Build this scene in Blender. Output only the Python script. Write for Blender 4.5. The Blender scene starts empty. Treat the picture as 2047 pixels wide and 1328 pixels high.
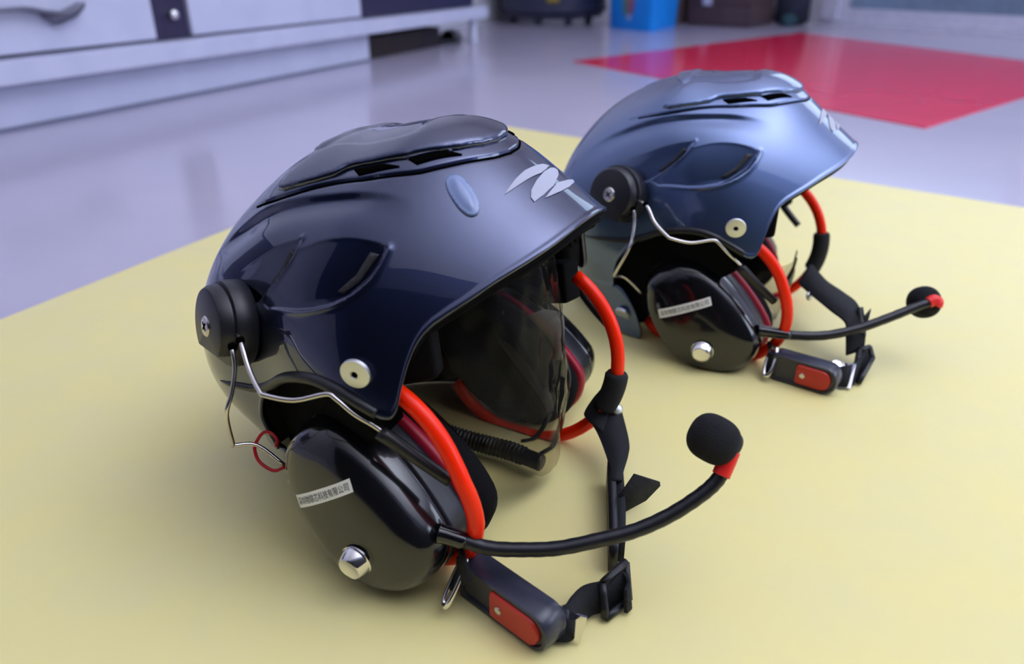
import bpy, bmesh, math, random
import numpy as np
from mathutils import Vector, Matrix
from mathutils.geometry import delaunay_2d_cdt

# ---------------------------------------------------------------- camera, world, lights, exposure
S = bpy.context.scene
COL = S.collection
S.view_settings.view_transform = 'Standard'
S.view_settings.look = 'None'
S.view_settings.gamma = 1.0
S.view_settings.use_curve_mapping = False
S.view_settings.exposure = 0.0

CAM_H = 0.34698
PITCH = 0.45605
FPX = 1513.65
cd = bpy.data.cameras.new('camera')
cam = bpy.data.objects.new('camera', cd)
COL.objects.link(cam)
cam.location = (0, 0, CAM_H)
cam.rotation_euler = (math.pi / 2 - PITCH, 0, 0)
cd.sensor_width = 36.0
cd.lens = 36.0 * FPX / 2047.0
cd.clip_start = 0.02
cd.dof.use_dof = True
cd.dof.focus_distance = 0.50
cd.dof.aperture_fstop = 5.0
S.camera = cam

W = bpy.data.worlds.new('world')
S.world = W
W.use_nodes = True
bg = W.node_tree.nodes['Background']
bg.inputs[0].default_value = (0.62, 0.74, 1.0, 1)
bg.inputs[1].default_value = 1.0


def area(name, loc, target, sx, sy, power, color):
    ld = bpy.data.lights.new(name, 'AREA')
    ld.shape = 'RECTANGLE'
    ld.size, ld.size_y = sx, sy
    ld.energy = power
    ld.color = color
    o = bpy.data.objects.new(name, ld)
    COL.objects.link(o)
    o.location = loc
    d = Vector(target) - Vector(loc)
    o.rotation_euler = d.to_track_quat('-Z', 'Y').to_euler()
    return o


DOOR_P = Vector((1.898, 5.021, 0))          # left foot of the balcony door
DOOR_U = Vector((0.616, -0.788, 0))         # along the door wall, towards the right
DOOR_N = Vector((-0.788, -0.616, 0))        # into the room
# daylight through the upper part of the balcony door
p = DOOR_P + DOOR_U * 1.25 - DOOR_N * 0.05 + Vector((0, 0, 1.6))
area('door_daylight', p, p + DOOR_N, 2.3, 1.25, 18, (0.74, 0.84, 1.0))
# fill light at an added, unseen window in the right-hand wall
p = Vector((3.9, 0.3, 1.6))
area('added_window_light', p, p + Vector((-1, 0.15, 0)), 2.6, 1.3, 50, (0.74, 0.84, 1.0))
# added uplighter out of view: lights the ceiling, which lights the room
area('added_bounce_light', (1.75, 0.35, 0.98), (1.15, 0.45, 3.0), 0.30, 0.30, 185, (0.84, 0.88, 1.0))

# ---------------------------------------------------------------- helpers
def srgb(r, g, b):
    def f(c):
        c /= 255.0
        return c / 12.92 if c <= 0.04045 else ((c + 0.055) / 1.055) ** 2.4
    return (f(r), f(g), f(b), 1.0)


def mat(name, col, rough=0.5, metal=0.0, coat=0.0, coat_rough=0.03, spec=0.5, noise=None, bump=None, trans=0.0, alpha=1.0, ior=1.45):
    m = bpy.data.materials.new(name)
    m.use_nodes = True
    nt = m.node_tree
    b = nt.nodes['Principled BSDF']
    b.inputs['Base Color'].default_value = col
    b.inputs['Roughness'].default_value = rough
    b.inputs['Metallic'].default_value = metal
    b.inputs['Coat Weight'].default_value = coat
    b.inputs['Coat Roughness'].default_value = coat_rough
    b.inputs['Specular IOR Level'].default_value = spec
    b.inputs['Transmission Weight'].default_value = trans
    b.inputs['Alpha'].default_value = alpha
    b.inputs['IOR'].default_value = ior
    tc = nt.nodes.new('ShaderNodeTexCoord')
    if noise:                                 # (scale, second colour, low, high)
        n = nt.nodes.new('ShaderNodeTexNoise')
        n.inputs['Scale'].default_value = noise[0]
        n.inputs['Detail'].default_value = 4
        nt.links.new(tc.outputs['Object'], n.inputs['Vector'])
        r = nt.nodes.new('ShaderNodeValToRGB')
        r.color_ramp.elements[0].position = noise[2]
        r.color_ramp.elements[1].position = noise[3]
        r.color_ramp.elements[0].color = col
        r.color_ramp.elements[1].color = noise[1]
        nt.links.new(n.outputs['Fac'], r.inputs['Fac'])
        nt.links.new(r.outputs['Color'], b.inputs['Base Color'])
    if bump:                                  # (scale, strength, distance)
        n2 = nt.nodes.new('ShaderNodeTexNoise')
        n2.inputs['Scale'].default_value = bump[0]
        n2.inputs['Detail'].default_value = 3
        nt.links.new(tc.outputs['Object'], n2.inputs['Vector'])
        bp = nt.nodes.new('ShaderNodeBump')
        bp.inputs['Strength'].default_value = bump[1]
        bp.inputs['Distance'].default_value = bump[2]
        nt.links.new(n2.outputs['Fac'], bp.inputs['Height'])
        nt.links.new(bp.outputs['Normal'], b.inputs['Normal'])
    return m


def ribbed(name, col, scale, rough=0.75, axis='X', strength=0.6, dist=0.0006):
    """woven webbing: fine ribs across a dark cloth"""
    m = mat(name, col, rough)
    nt = m.node_tree
    b = nt.nodes['Principled BSDF']
    tc = nt.nodes['Texture Coordinate']
    w = nt.nodes.new('ShaderNodeTexWave')
    w.inputs['Scale'].default_value = scale
    w.inputs['Distortion'].default_value = 0.4
    nt.links.new(tc.outputs['Object'], w.inputs['Vector'])
    w.bands_direction = axis
    bp = nt.nodes.new('ShaderNodeBump')
    bp.inputs['Strength'].default_value = strength
    bp.inputs['Distance'].default_value = dist
    nt.links.new(w.outputs['Fac'], bp.inputs['Height'])
    nt.links.new(bp.outputs['Normal'], b.inputs['Normal'])
    return m


def clear_film(name, tint, opacity, rough, ior=1.30, crinkle=False):
    """thin clear plastic: mostly see-through, with a faint tint and a gloss"""
    m = bpy.data.materials.new(name)
    m.use_nodes = True
    nt = m.node_tree
    nt.nodes.clear()
    out = nt.nodes.new('ShaderNodeOutputMaterial')
    tr = nt.nodes.new('ShaderNodeBsdfTransparent')
    tr.inputs[0].default_value = tint
    gl = nt.nodes.new('ShaderNodeBsdfGlossy')
    gl.inputs['Roughness'].default_value = rough
    df = nt.nodes.new('ShaderNodeBsdfDiffuse')
    df.inputs[0].default_value = (0.55, 0.55, 0.52, 1)
    mx0 = nt.nodes.new('ShaderNodeMixShader')
    mx0.inputs[0].default_value = opacity
    nt.links.new(tr.outputs[0], mx0.inputs[1])
    nt.links.new(df.outputs[0], mx0.inputs[2])
    fr = nt.nodes.new('ShaderNodeFresnel')
    fr.inputs[0].default_value = ior
    mx = nt.nodes.new('ShaderNodeMixShader')
    nt.links.new(fr.outputs[0], mx.inputs[0])
    nt.links.new(mx0.outputs[0], mx.inputs[1])
    nt.links.new(gl.outputs[0], mx.inputs[2])
    nt.links.new(mx.outputs[0], out.inputs[0])
    if crinkle:
        tc = nt.nodes.new('ShaderNodeTexCoord')
        n = nt.nodes.new('ShaderNodeTexNoise')
        n.inputs['Scale'].default_value = 28
        bp = nt.nodes.new('ShaderNodeBump')
        bp.inputs['Strength'].default_value = 0.5
        bp.inputs['Distance'].default_value = 0.006
        nt.links.new(tc.outputs['Object'], n.inputs['Vector'])
        nt.links.new(n.outputs['Fac'], bp.inputs['Height'])
        nt.links.new(bp.outputs['Normal'], gl.inputs['Normal'])
        nt.links.new(bp.outputs['Normal'], fr.inputs['Normal'])
    return m


def obj(name, verts, faces, m, parent=None, smooth=True, kind=None, label=None, angle=None):
    me = bpy.data.meshes.new(name)
    me.from_pydata([tuple(map(float, v)) for v in verts], [], [tuple(map(int, f)) for f in faces])
    me.validate()
    bm = bmesh.new()
    bm.from_mesh(me)
    bmesh.ops.recalc_face_normals(bm, faces=bm.faces)
    if angle is not None:
        for e in bm.edges:
            if len(e.link_faces) == 2 and e.calc_face_angle(0) > math.radians(angle):
                e.smooth = False
    bm.to_mesh(me)
    bm.free()
    if smooth:
        me.polygons.foreach_set('use_smooth', [True] * len(me.polygons))
    if m is not None:
        me.materials.append(m)
    o = bpy.data.objects.new(name, me)
    COL.objects.link(o)
    if parent is not None:
        o.parent = parent
    if kind:
        o['kind'] = kind
    if label:
        o['label'] = label
    return o


def thing(name, label, cat, loc=(0, 0, 0), rot=None, group=None):
    o = bpy.data.objects.new(name, None)
    COL.objects.link(o)
    o.location = loc
    o.empty_display_size = 0.02
    if rot is not None:
        o.rotation_euler = rot
    o['label'] = label
    o['category'] = cat
    if group:
        o['group'] = group
    return o


def tag(o, label, cat, group=None):
    o['label'] = label
    o['category'] = cat
    if group:
        o['group'] = group
    return o


class MB:
    """collects pieces that become ONE mesh"""
    def __init__(self):
        self.v, self.f = [], []

    def add(self, v, f):
        k = len(self.v)
        self.v += [tuple(x) for x in v]
        self.f += [tuple(i + k for i in q) for q in f]
        return self

    def build(self, name, m, parent=None, **kw):
        return obj(name, self.v, self.f, m, parent, **kw)


def catmull(P, n=6, closed=False):
    P = [np.array(p, float) for p in P]
    out = []
    N = len(P)
    rng = range(N if closed else N - 1)
    for i in rng:
        if closed:
            a, b, c, d = P[(i - 1) % N], P[i], P[(i + 1) % N], P[(i + 2) % N]
        else:
            b, c = P[i], P[i + 1]
            a = P[i - 1] if i else 2 * b - c
            d = P[i + 2] if i + 2 < N else 2 * c - b
        for k in range(n):
            t = k / n
            out.append(0.5 * ((2 * b) + (c - a) * t + (2 * a - 5 * b + 4 * c - d) * t * t + (-a + 3 * b - 3 * c + d) * t ** 3))
    if not closed:
        out.append(P[-1])
    return np.array(out)


def tube_geo(P, r, seg=12, closed=False, caps=True):
    P = np.asarray(P, float)
    n = len(P)
    r = np.broadcast_to(np.asarray(r, float), (n,))
    T = np.roll(P, -1, 0) - np.roll(P, 1, 0)
    if not closed:
        T[0], T[-1] = P[1] - P[0], P[-1] - P[-2]
    T /= np.linalg.norm(T, axis=1)[:, None] + 1e-12
    a = np.array([0, 0, 1.0]) if abs(T[0, 2]) < 0.9 else np.array([1.0, 0, 0])
    U = np.cross(T[0], a)
    U /= np.linalg.norm(U)
    v, f = [], []
    for i in range(n):
        U = U - T[i] * (U @ T[i])
        U /= np.linalg.norm(U) + 1e-12
        V = np.cross(T[i], U)
        for k in range(seg):
            w = 2 * math.pi * k / seg
            v.append(P[i] + r[i] * (math.cos(w) * U + math.sin(w) * V))
    for i in range(n if closed else n - 1):
        j = (i + 1) % n
        for k in range(seg):
            l = (k + 1) % seg
            f.append((i * seg + k, i * seg + l, j * seg + l, j * seg + k))
    if caps and not closed:
        f.append(tuple(range(seg))[::-1])
        f.append(tuple((n - 1) * seg + k for k in range(seg)))
    return v, f


def tube(name, P, r, m, parent=None, seg=12, sub=6, closed=False, **kw):
    Q = catmull(P, sub, closed) if sub > 1 else np.array(P, float)
    if not np.isscalar(r):
        r = np.interp(np.linspace(0, 1, len(Q)), np.linspace(0, 1, len(r)), r)
    v, f = tube_geo(Q, r, seg, closed)
    return obj(name, v, f, m, parent, **kw)


def frame_from(axis):
    a = np.array(axis, float)
    a /= np.linalg.norm(a)
    t = np.array([0, 0, 1.0]) if abs(a[2]) < 0.9 else np.array([1.0, 0, 0])
    u = np.cross(t, a)
    u /= np.linalg.norm(u)
    return u, np.cross(a, u), a


def lathe_geo(origin, axis, prof, seg=40, chord=None):
    """prof: list of (radius, height along axis); chord: cut the disc flat below -chord on its own vertical"""
    u, w, a = frame_from(axis)
    o = np.array(origin, float)
    v, f = [], []
    for (r, h) in prof:
        for k in range(seg):
            t = 2 * math.pi * k / seg
            x, y = r * math.cos(t), r * math.sin(t)
            if chord is not None and y < -chord:
                y = -chord
            v.append(o + u * x + w * y + a * h)
    for i in range(len(prof) - 1):
        for k in range(seg):
            l = (k + 1) % seg
            f.append((i * seg + k, i * seg + l, (i + 1) * seg + l, (i + 1) * seg + k))
    f.append(tuple((len(prof) - 1) * seg + k for k in range(seg)))
    f.append(tuple(range(seg))[::-1])
    return v, f


def box_geo(c, ax, ay, az, hx, hy, hz, bev=0.0):
    """oriented box with bevelled edges: centre, three unit axes, half sizes"""
    c = np.array(c, float)
    A = [np.array(q, float) for q in (ax, ay, az)]
    A = [q / np.linalg.norm(q) for q in A]
    bm = bmesh.new()
    bmesh.ops.create_cube(bm, size=2)
    for q in bm.verts:
        q.co = Vector((q.co.x * hx, q.co.y * hy, q.co.z * hz))
    if bev:
        bmesh.ops.bevel(bm, geom=list(bm.edges), offset=bev, segments=3, affect='EDGES', profile=0.6)
    bm.verts.ensure_lookup_table()
    v = [c + A[0] * q.co.x + A[1] * q.co.y + A[2] * q.co.z for q in bm.verts]
    bm.verts.index_update()
    f = [tuple(q.index for q in fc.verts) for fc in bm.faces]
    bm.free()
    return v, f


def ribbon_geo(L, R, th=0.0012, sub=5):
    """strap between two edge curves, with thickness"""
    L, R = catmull(L, sub), catmull(R, sub)
    n = len(L)
    M = (L + R) / 2
    T = np.gradient(M, axis=0)
    N = np.cross(R - L, T)
    N /= np.linalg.norm(N, axis=1)[:, None] + 1e-12
    v = []
    for i in range(n):
        o = N[i] * th / 2
        v += [L[i] + o, R[i] + o, R[i] - o, L[i] - o]
    f = [(0, 1, 2, 3), tuple(4 * (n - 1) + k for k in (3, 2, 1, 0))]
    for i in range(n - 1):
        for k in range(4):
            l = (k + 1) % 4
            f.append((4 * i + k, 4 * (i + 1) + k, 4 * (i + 1) + l, 4 * i + l))
    return v, f


def prism_geo(P, thick):
    """flat polygon in space given a thickness along its own normal"""
    P = np.array(P, float)
    c = P.mean(0)
    N = sum(np.cross(P[i] - c, P[(i + 1) % len(P)] - c) for i in range(len(P)))
    N /= np.linalg.norm(N)
    n = len(P)
    v = list(P + N * thick / 2) + list(P - N * thick / 2)
    f = [tuple(range(n)), tuple(range(2 * n - 1, n - 1, -1))]
    for i in range(n):
        j = (i + 1) % n
        f.append((i, i + n, j + n, j))
    return v, f

# ---------------------------------------------------------------- helmet data (metres, in the helmet's own frame: x forward, y left, z up)
NEAR = {"strap_left": [[0.1097, 0.0593, -0.0992], [0.1246, 0.0428, -0.1032], [0.138, 0.0247, -0.108], [0.1458, 0.0131, -0.111], [0.1502, 0.0027, -0.1127]], "strap_right": [[0.1295, 0.0769, -0.0955], [0.148, 0.0445, -0.104], [0.1521, 0.0318, -0.1077], [0.1539, 0.0175, -0.112], [0.1566, 0.0062, -0.1134]], "snap": [0.1302, 0.0687, -0.0946], "keeper": [[0.1393, 0.025, -0.1293], [0.1574, -0.0186, -0.1328], [0.1734, -0.0579, -0.135]], "keeper_back": [[0.1472, 0.0206, -0.1303], [0.1625, -0.0159, -0.1334], [0.1741, -0.0475, -0.1351]], "tail_top": [[0.1599, -0.0077, -0.1159], [0.1677, 0.0022, -0.1027], [0.1796, 0.018, -0.1162]], "tail_bottom": [[0.1586, -0.0065, -0.1319], [0.1712, 0.0115, -0.1293], [0.1799, 0.0177, -0.1192]], "tri_bars": [[[0.1797, -0.0867, -0.1199], [0.1852, -0.0641, -0.1204]], [[0.1794, -0.0869, -0.1198], [0.184, -0.0961, -0.1366]], [[0.1852, -0.0641, -0.1204], [0.1909, -0.0767, -0.1373]], [[0.184, -0.0961, -0.1366], [0.1909, -0.0767, -0.1373]]], "loop_top": [[0.1779, -0.0863, -0.1197], [0.1822, -0.0771, -0.1201], [0.1857, -0.0716, -0.1215], [0.1915, -0.0764, -0.1223], [0.1928, -0.0847, -0.1225]], "loop_bottom": [[0.1807, -0.0919, -0.1362], [0.1863, -0.0845, -0.1368], [0.1906, -0.0791, -0.1373], [0.1941, -0.082, -0.1377], [0.1929, -0.087, -0.1376]], "web_top": [[0.1791, -0.0852, -0.1198], [0.171, -0.0937, -0.1189], [0.1684, -0.1043, -0.1186], [0.1671, -0.1107, -0.1195], [0.1613, -0.1144, -0.1198]], "web_bottom": [[0.1809, -0.0922, -0.1362], [0.1753, -0.0991, -0.1355], [0.1729, -0.1104, -0.1353], [0.1729, -0.1209, -0.1354], [0.1663, -0.1253, -0.1346]], "tongue": [[0.1559, -0.1162, -0.1187], [0.1608, -0.1142, -0.1172], [0.1758, -0.1161, -0.1191], [0.1817, -0.1147, -0.1203], [0.1779, -0.1185, -0.1365], [0.1747, -0.1195, -0.1361], [0.1739, -0.1185, -0.1219], [0.1573, -0.1168, -0.1199]], "buckle_a": [0.1059, -0.1118, -0.117], "buckle_b": [0.1654, -0.1282, -0.1265], "dring": [[0.1075, -0.1191, -0.0981], [0.1004, -0.1368, -0.1216]], "boom": [[0.0983, -0.1284, -0.0759], [0.1019, -0.1269, -0.0772], [0.1125, -0.1228, -0.0818], [0.125, -0.1178, -0.0869], [0.1423, -0.1088, -0.0898], [0.1595, -0.0991, -0.091], [0.1798, -0.086, -0.089], [0.1973, -0.0742, -0.0862], [0.2137, -0.0614, -0.0801], [0.2276, -0.0491, -0.0716], [0.2344, -0.042, -0.0654], [0.2377, -0.0371, -0.0593]], "boom_sleeve": [[0.2365, -0.0393, -0.0623], [0.2386, -0.0351, -0.056], [0.2404, -0.031, -0.0498]], "boom_elbow": [[0.24, -0.0318, -0.051], [0.2423, -0.0293, -0.0487], [0.2428, -0.0272, -0.0449], [0.2395, -0.0275, -0.0414]], "foam": [0.2308, -0.0334, -0.0429], "foam_dir": [0.0199, 0.0057, -0.0131], "red_wire": [[-0.0204, -0.1274, -0.0424], [-0.02, -0.1254, -0.0387], [-0.0237, -0.1255, -0.0343], [-0.0281, -0.1278, -0.0335], [-0.0314, -0.1321, -0.0385], [-0.0317, -0.1346, -0.0433], [-0.0283, -0.1359, -0.0503], [-0.0203, -0.1339, -0.0561], [-0.0142, -0.1297, -0.0549]], "cable": [[0.0648, 0.0898, -0.0175], [0.074, 0.0844, -0.0401], [0.0841, 0.0788, -0.0644], [0.0876, 0.0744, -0.0781], [0.0863, 0.0639, -0.0984], [0.0853, 0.0569, -0.1116], [0.0806, 0.046, -0.1287], [0.0756, 0.0363, -0.1425]], "cable_thin": [[0.0734, 0.0657, -0.1048], [0.0669, 0.0548, -0.1193], [0.0563, 0.0445, -0.1276]], "stripe_left": [[0.0283, 0.0691, -0.0282], [0.0335, 0.0643, -0.0447], [0.0513, 0.0631, -0.0694], [0.0673, 0.0626, -0.0905], [0.0734, 0.0605, -0.1025]], "stripe_right": [[0.0372, 0.071, -0.0221], [0.0448, 0.0659, -0.0424], [0.0623, 0.0652, -0.0657], [0.0762, 0.0632, -0.0872], [0.0796, 0.0595, -0.0991]], "fold_left": [[0.0664, 0.0555, -0.0175], [0.0729, 0.0564, -0.0237], [0.0803, 0.057, -0.0315], [0.0857, 0.0564, -0.0397], [0.0895, 0.0535, -0.0504]], "fold_right": [[0.078, 0.0619, -0.0132], [0.0867, 0.066, -0.0156], [0.0916, 0.0673, -0.019], [0.0938, 0.0616, -0.0336], [0.0943, 0.054, -0.05]], "lobe_left": [[0.1207, 0.0667, -0.0744], [0.1136, 0.0624, -0.0836], [0.1081, 0.0559, -0.095], [0.1143, 0.0523, -0.0999]], "lobe_right": [[0.1279, 0.0684, -0.0793], [0.1276, 0.0639, -0.0873], [0.126, 0.056, -0.0972], [0.1275, 0.0457, -0.1025]], "coil": [[-0.0021, 0.0039, -0.094], [0.0155, 0.0065, -0.1021], [0.0386, 0.012, -0.109], [0.0639, 0.0137, -0.1121], [0.0913, 0.0111, -0.1154]]}
FAR = {"boom": [[0.0953, -0.1278, -0.0727], [0.1004, -0.1258, -0.0731], [0.1234, -0.1175, -0.0762], [0.1517, -0.1053, -0.0763], [0.1783, -0.0907, -0.0707], [0.2041, -0.0742, -0.061], [0.2234, -0.0612, -0.0526], [0.2367, -0.0527, -0.0475]], "boom_sleeve": [[0.234, -0.0545, -0.0488], [0.2381, -0.0514, -0.0463], [0.2418, -0.0507, -0.0479], [0.2413, -0.0527, -0.0512]], "boom_elbow": [[0.2391, -0.0514, -0.0471], [0.237, -0.0533, -0.0487], [0.234, -0.0545, -0.0488]], "foam": [0.2321, -0.043, -0.0529], "foam_dir": [-0.0068, 0.0082, -0.0062], "strap_left": [[0.1197, -0.0086, -0.0667], [0.1255, -0.0217, -0.0656], [0.1364, -0.0431, -0.0644], [0.1532, -0.0709, -0.0642], [0.1681, -0.0854, -0.068], [0.1715, -0.0895, -0.0799], [0.1748, -0.0974, -0.0958]], "strap_right": [[0.1262, 0.0433, -0.0648], [0.1303, 0.0406, -0.0637], [0.1457, -0.0018, -0.0624], [0.1625, -0.0272, -0.0622], [0.1769, -0.0467, -0.065], [0.1866, -0.0714, -0.0798], [0.1887, -0.0834, -0.0937]], "snap": [0.1323, -0.0349, -0.0685], "keeper": [[0.1794, -0.0579, -0.0809], [0.1836, -0.0673, -0.0918], [0.1859, -0.0777, -0.0998]], "keeper_back": None, "tail_top": [[0.1827, -0.0665, -0.0738], [0.1849, -0.0612, -0.0678], [0.1883, -0.053, -0.0638]], "tail_bottom": [[0.187, -0.0674, -0.0778], [0.1881, -0.0601, -0.0708], [0.1889, -0.0541, -0.0648]], "tri_bars": [[[0.185, -0.0893, -0.0918], [0.1934, -0.0789, -0.0917]], [[0.185, -0.0893, -0.0918], [0.1843, -0.1167, -0.1107]], [[0.1934, -0.0789, -0.0917], [0.1973, -0.0889, -0.0976]], [[0.1973, -0.0889, -0.0976], [0.1886, -0.1188, -0.1106]]], "loop_top": [[0.1843, -0.0886, -0.0928], [0.1886, -0.0856, -0.0927], [0.1928, -0.0851, -0.0947], [0.1956, -0.0896, -0.0976], [0.1944, -0.0967, -0.0996]], "loop_bottom": [[0.1842, -0.1127, -0.1107], [0.1867, -0.1096, -0.1107], [0.1883, -0.1069, -0.1107], [0.1888, -0.1107, -0.1107], [0.1877, -0.1152, -0.1107]], "web_top": [[0.1874, -0.095, -0.0947], [0.1827, -0.1098, -0.0947], [0.1771, -0.1185, -0.0948], [0.1708, -0.1204, -0.0968]], "web_bottom": [[0.1867, -0.1116, -0.1107], [0.1837, -0.1229, -0.1107], [0.1789, -0.1309, -0.1107], [0.1706, -0.1326, -0.1108]], "tongue": [[0.1618, -0.1202, -0.0964], [0.1662, -0.1149, -0.0944], [0.1761, -0.1169, -0.0943], [0.1832, -0.1138, -0.0947], [0.1824, -0.1313, -0.1112], [0.1782, -0.1312, -0.1112], [0.175, -0.1186, -0.0973], [0.1633, -0.1217, -0.0974]], "buckle_a": [0.1186, -0.1302, -0.1014], "buckle_b": [0.1679, -0.142, -0.1028], "dring": [[0.1128, -0.127, -0.0864], [0.1104, -0.1448, -0.1084]], "red_wire": None, "coil": None, "cable": None, "cable_thin": None, "far_wire": [[0.1151, -0.1102, -0.0356], [0.1087, -0.1147, -0.0389], [0.1002, -0.12, -0.0418]]}
COEF = np.array([[0.2573, 0.0020, 0.0087, 0.0006, -0.0018, 0.0001], [0.1531, 0.0081, 0.0128, 0.0010, 0.0022, -0.0018], [0.1445, 0.0115, 0.0114, -0.0066, -0.0080, 0.0010], [0.1446, 0.0166, 0.0156, 0.0015, -0.003, 0.0047], [0.1385, 0.0109, 0.0074, 0.0001, -0.0007, 0.0017], [0.1365, 0.0090, 0.0025, 0.0018, 0.0007, -0.0012], [0.1316, 0.0, 0.0, 0.0, 0.0, 0.0]])
POSE_NEAR = [-0.0753, 0.5022, 0.1155, -0.4920, 0.1220, -0.0065]
POSE_FAR = [0.1902, 0.7799, 0.1159, -0.4138, -0.0107, 0.0028]

RAISE = 0.1155                     # the helmet's frame origin above its base
KE = np.array([-70, -40, -15, 10, 35, 60, 90.0])


def _spline():
    n = len(KE)
    A = np.zeros((n, n)); B = np.zeros((n, n)); h = np.diff(KE)
    A[0, 0] = 1
    for i in range(1, n - 1):
        A[i, i - 1] = h[i - 1]; A[i, i] = 2 * (h[i - 1] + h[i]); A[i, i + 1] = h[i]
        B[i, i - 1] = 6 / h[i - 1]; B[i, i] = -6 / h[i - 1] - 6 / h[i]; B[i, i + 1] = 6 / h[i]
    A[-1, -2] = h[-1]; A[-1, -1] = 2 * h[-1]; B[-1, -2] = 6 / h[-1]; B[-1, -1] = -6 / h[-1]
    return np.linalg.solve(A, B)


SPL = _spline()


def RAD(az, el):
    """radius of the smooth helmet body in direction az, el (degrees)"""
    az = np.atleast_1d(np.asarray(az, float)); el = np.clip(np.atleast_1d(np.asarray(el, float)), KE[0], KE[-1])
    i = np.clip(np.searchsorted(KE, el, side='right') - 1, 0, len(KE) - 2)
    hh = KE[i + 1] - KE[i]; a = (KE[i + 1] - el) / hh; b = (el - KE[i]) / hh
    I = np.eye(len(KE))
    Wt = a[:, None] * I[i] + b[:, None] * I[i + 1] + ((a ** 3 - a)[:, None] * SPL[i] + (b ** 3 - b)[:, None] * SPL[i + 1]) * (hh ** 2 / 6)[:, None]
    CK = np.cos(np.outer(np.radians(az), np.arange(COEF.shape[1])))
    return np.einsum('pe,ek,pk->p', Wt, COEF, CK)


def DIRV(az, el):
    a, e = np.radians(np.asarray(az, float)), np.radians(np.asarray(el, float))
    return np.stack([np.cos(e) * np.cos(a), np.cos(e) * np.sin(a), np.sin(e)], -1)


def UV(az, el):
    a = np.radians(np.asarray(az, float)); r = 90 - np.asarray(el, float)
    return np.stack([r * np.cos(a), r * np.sin(a)], -1)


def AZEL(uv):
    uv = np.asarray(uv, float)
    return np.degrees(np.arctan2(uv[..., 1], uv[..., 0])), 90 - np.hypot(uv[..., 0], uv[..., 1])


def seg_dist(P, L):
    """unsigned distance of points to a polyline, and the fraction along it"""
    best = np.full(len(P), 1e9); frac = np.zeros(len(P))
    L = np.asarray(L, float); n = len(L) - 1
    for i in range(n):
        d = L[i + 1] - L[i]
        t = np.clip(((P - L[i]) @ d) / (d @ d + 1e-12), 0, 1)
        q = np.linalg.norm(P - (L[i] + t[:, None] * d), axis=1)
        m = q < best
        best[m] = q[m]; frac[m] = (i + t[m]) / n
    return best, frac


def inside(P, L):
    L = np.asarray(L, float); c = np.zeros(len(P), bool); n = len(L)
    for i in range(n):
        a, b = L[i], L[(i + 1) % n]
        k = ((a[1] > P[:, 1]) != (b[1] > P[:, 1])) & (P[:, 0] < (b[0] - a[0]) * (P[:, 1] - a[1]) / (b[1] - a[1] + 1e-12) + a[0])
        c ^= k
    return c


def smooth(t):
    t = np.clip(t, 0, 1)
    return t * t * (3 - 2 * t)


def uvline(pts, sub=6):
    q = UV([p[0] for p in pts], [p[1] for p in pts])
    q = np.hstack([q, np.zeros((len(q), 1))])
    return catmull(q, sub)[:, :2] if sub > 1 else q[:, :2]


S1_TOP = uvline([(126, 21), (120, 26.8), (107, 34.3), (99, 37.6), (91, 39.7), (82.1, 40.7)])
S1_RIGHT = uvline([(82.1, 40.7), (85.9, 35.5), (91, 31), (97, 26.4), (101, 23.6)])
S2_TOP = uvline([(82, 38.2), (74, 39.7), (66.5, 39.6), (60, 38.2), (56, 36.6), (53.5, 34.8)])
S2_RIGHT = uvline([(53.5, 34.8), (57.6, 30), (61, 27.6), (66.2, 24.9), (72.5, 23.2), (82, 22.3), (95, 22)])
CREASE = uvline([(139, 26.5), (132, 35), (122.5, 41.7), (105, 48), (91, 50.3), (77, 51.1), (63.5, 50.1), (53, 47.3), (44.7, 44.6)])
_c = uvline([(139, 26.5), (132, 35), (122.5, 41.7), (105, 48), (91, 50.3), (77, 51.1), (63.5, 50.1), (53, 47.3), (44.7, 44.6), (38, 41.5)])[::-1]
CREASE_AZ, CREASE_EL = AZEL(_c)


def CREASE_SL(A):
    return (np.interp(A + 1.5, CREASE_AZ, CREASE_EL) - np.interp(A - 1.5, CREASE_AZ, CREASE_EL)) / 3.0


GROOVE_R = [(128, 46), (118, 49), (107, 51.2), (98, 53), (89, 54.8), (73, 56.6), (57.6, 55.4), (42, 52.9), (33, 52), (22, 51.2), (10, 49.9), (0, 49.4)]
GROOVE = np.vstack([uvline(GROOVE_R), (uvline(GROOVE_R) * [1, -1])[::-1]])


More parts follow.
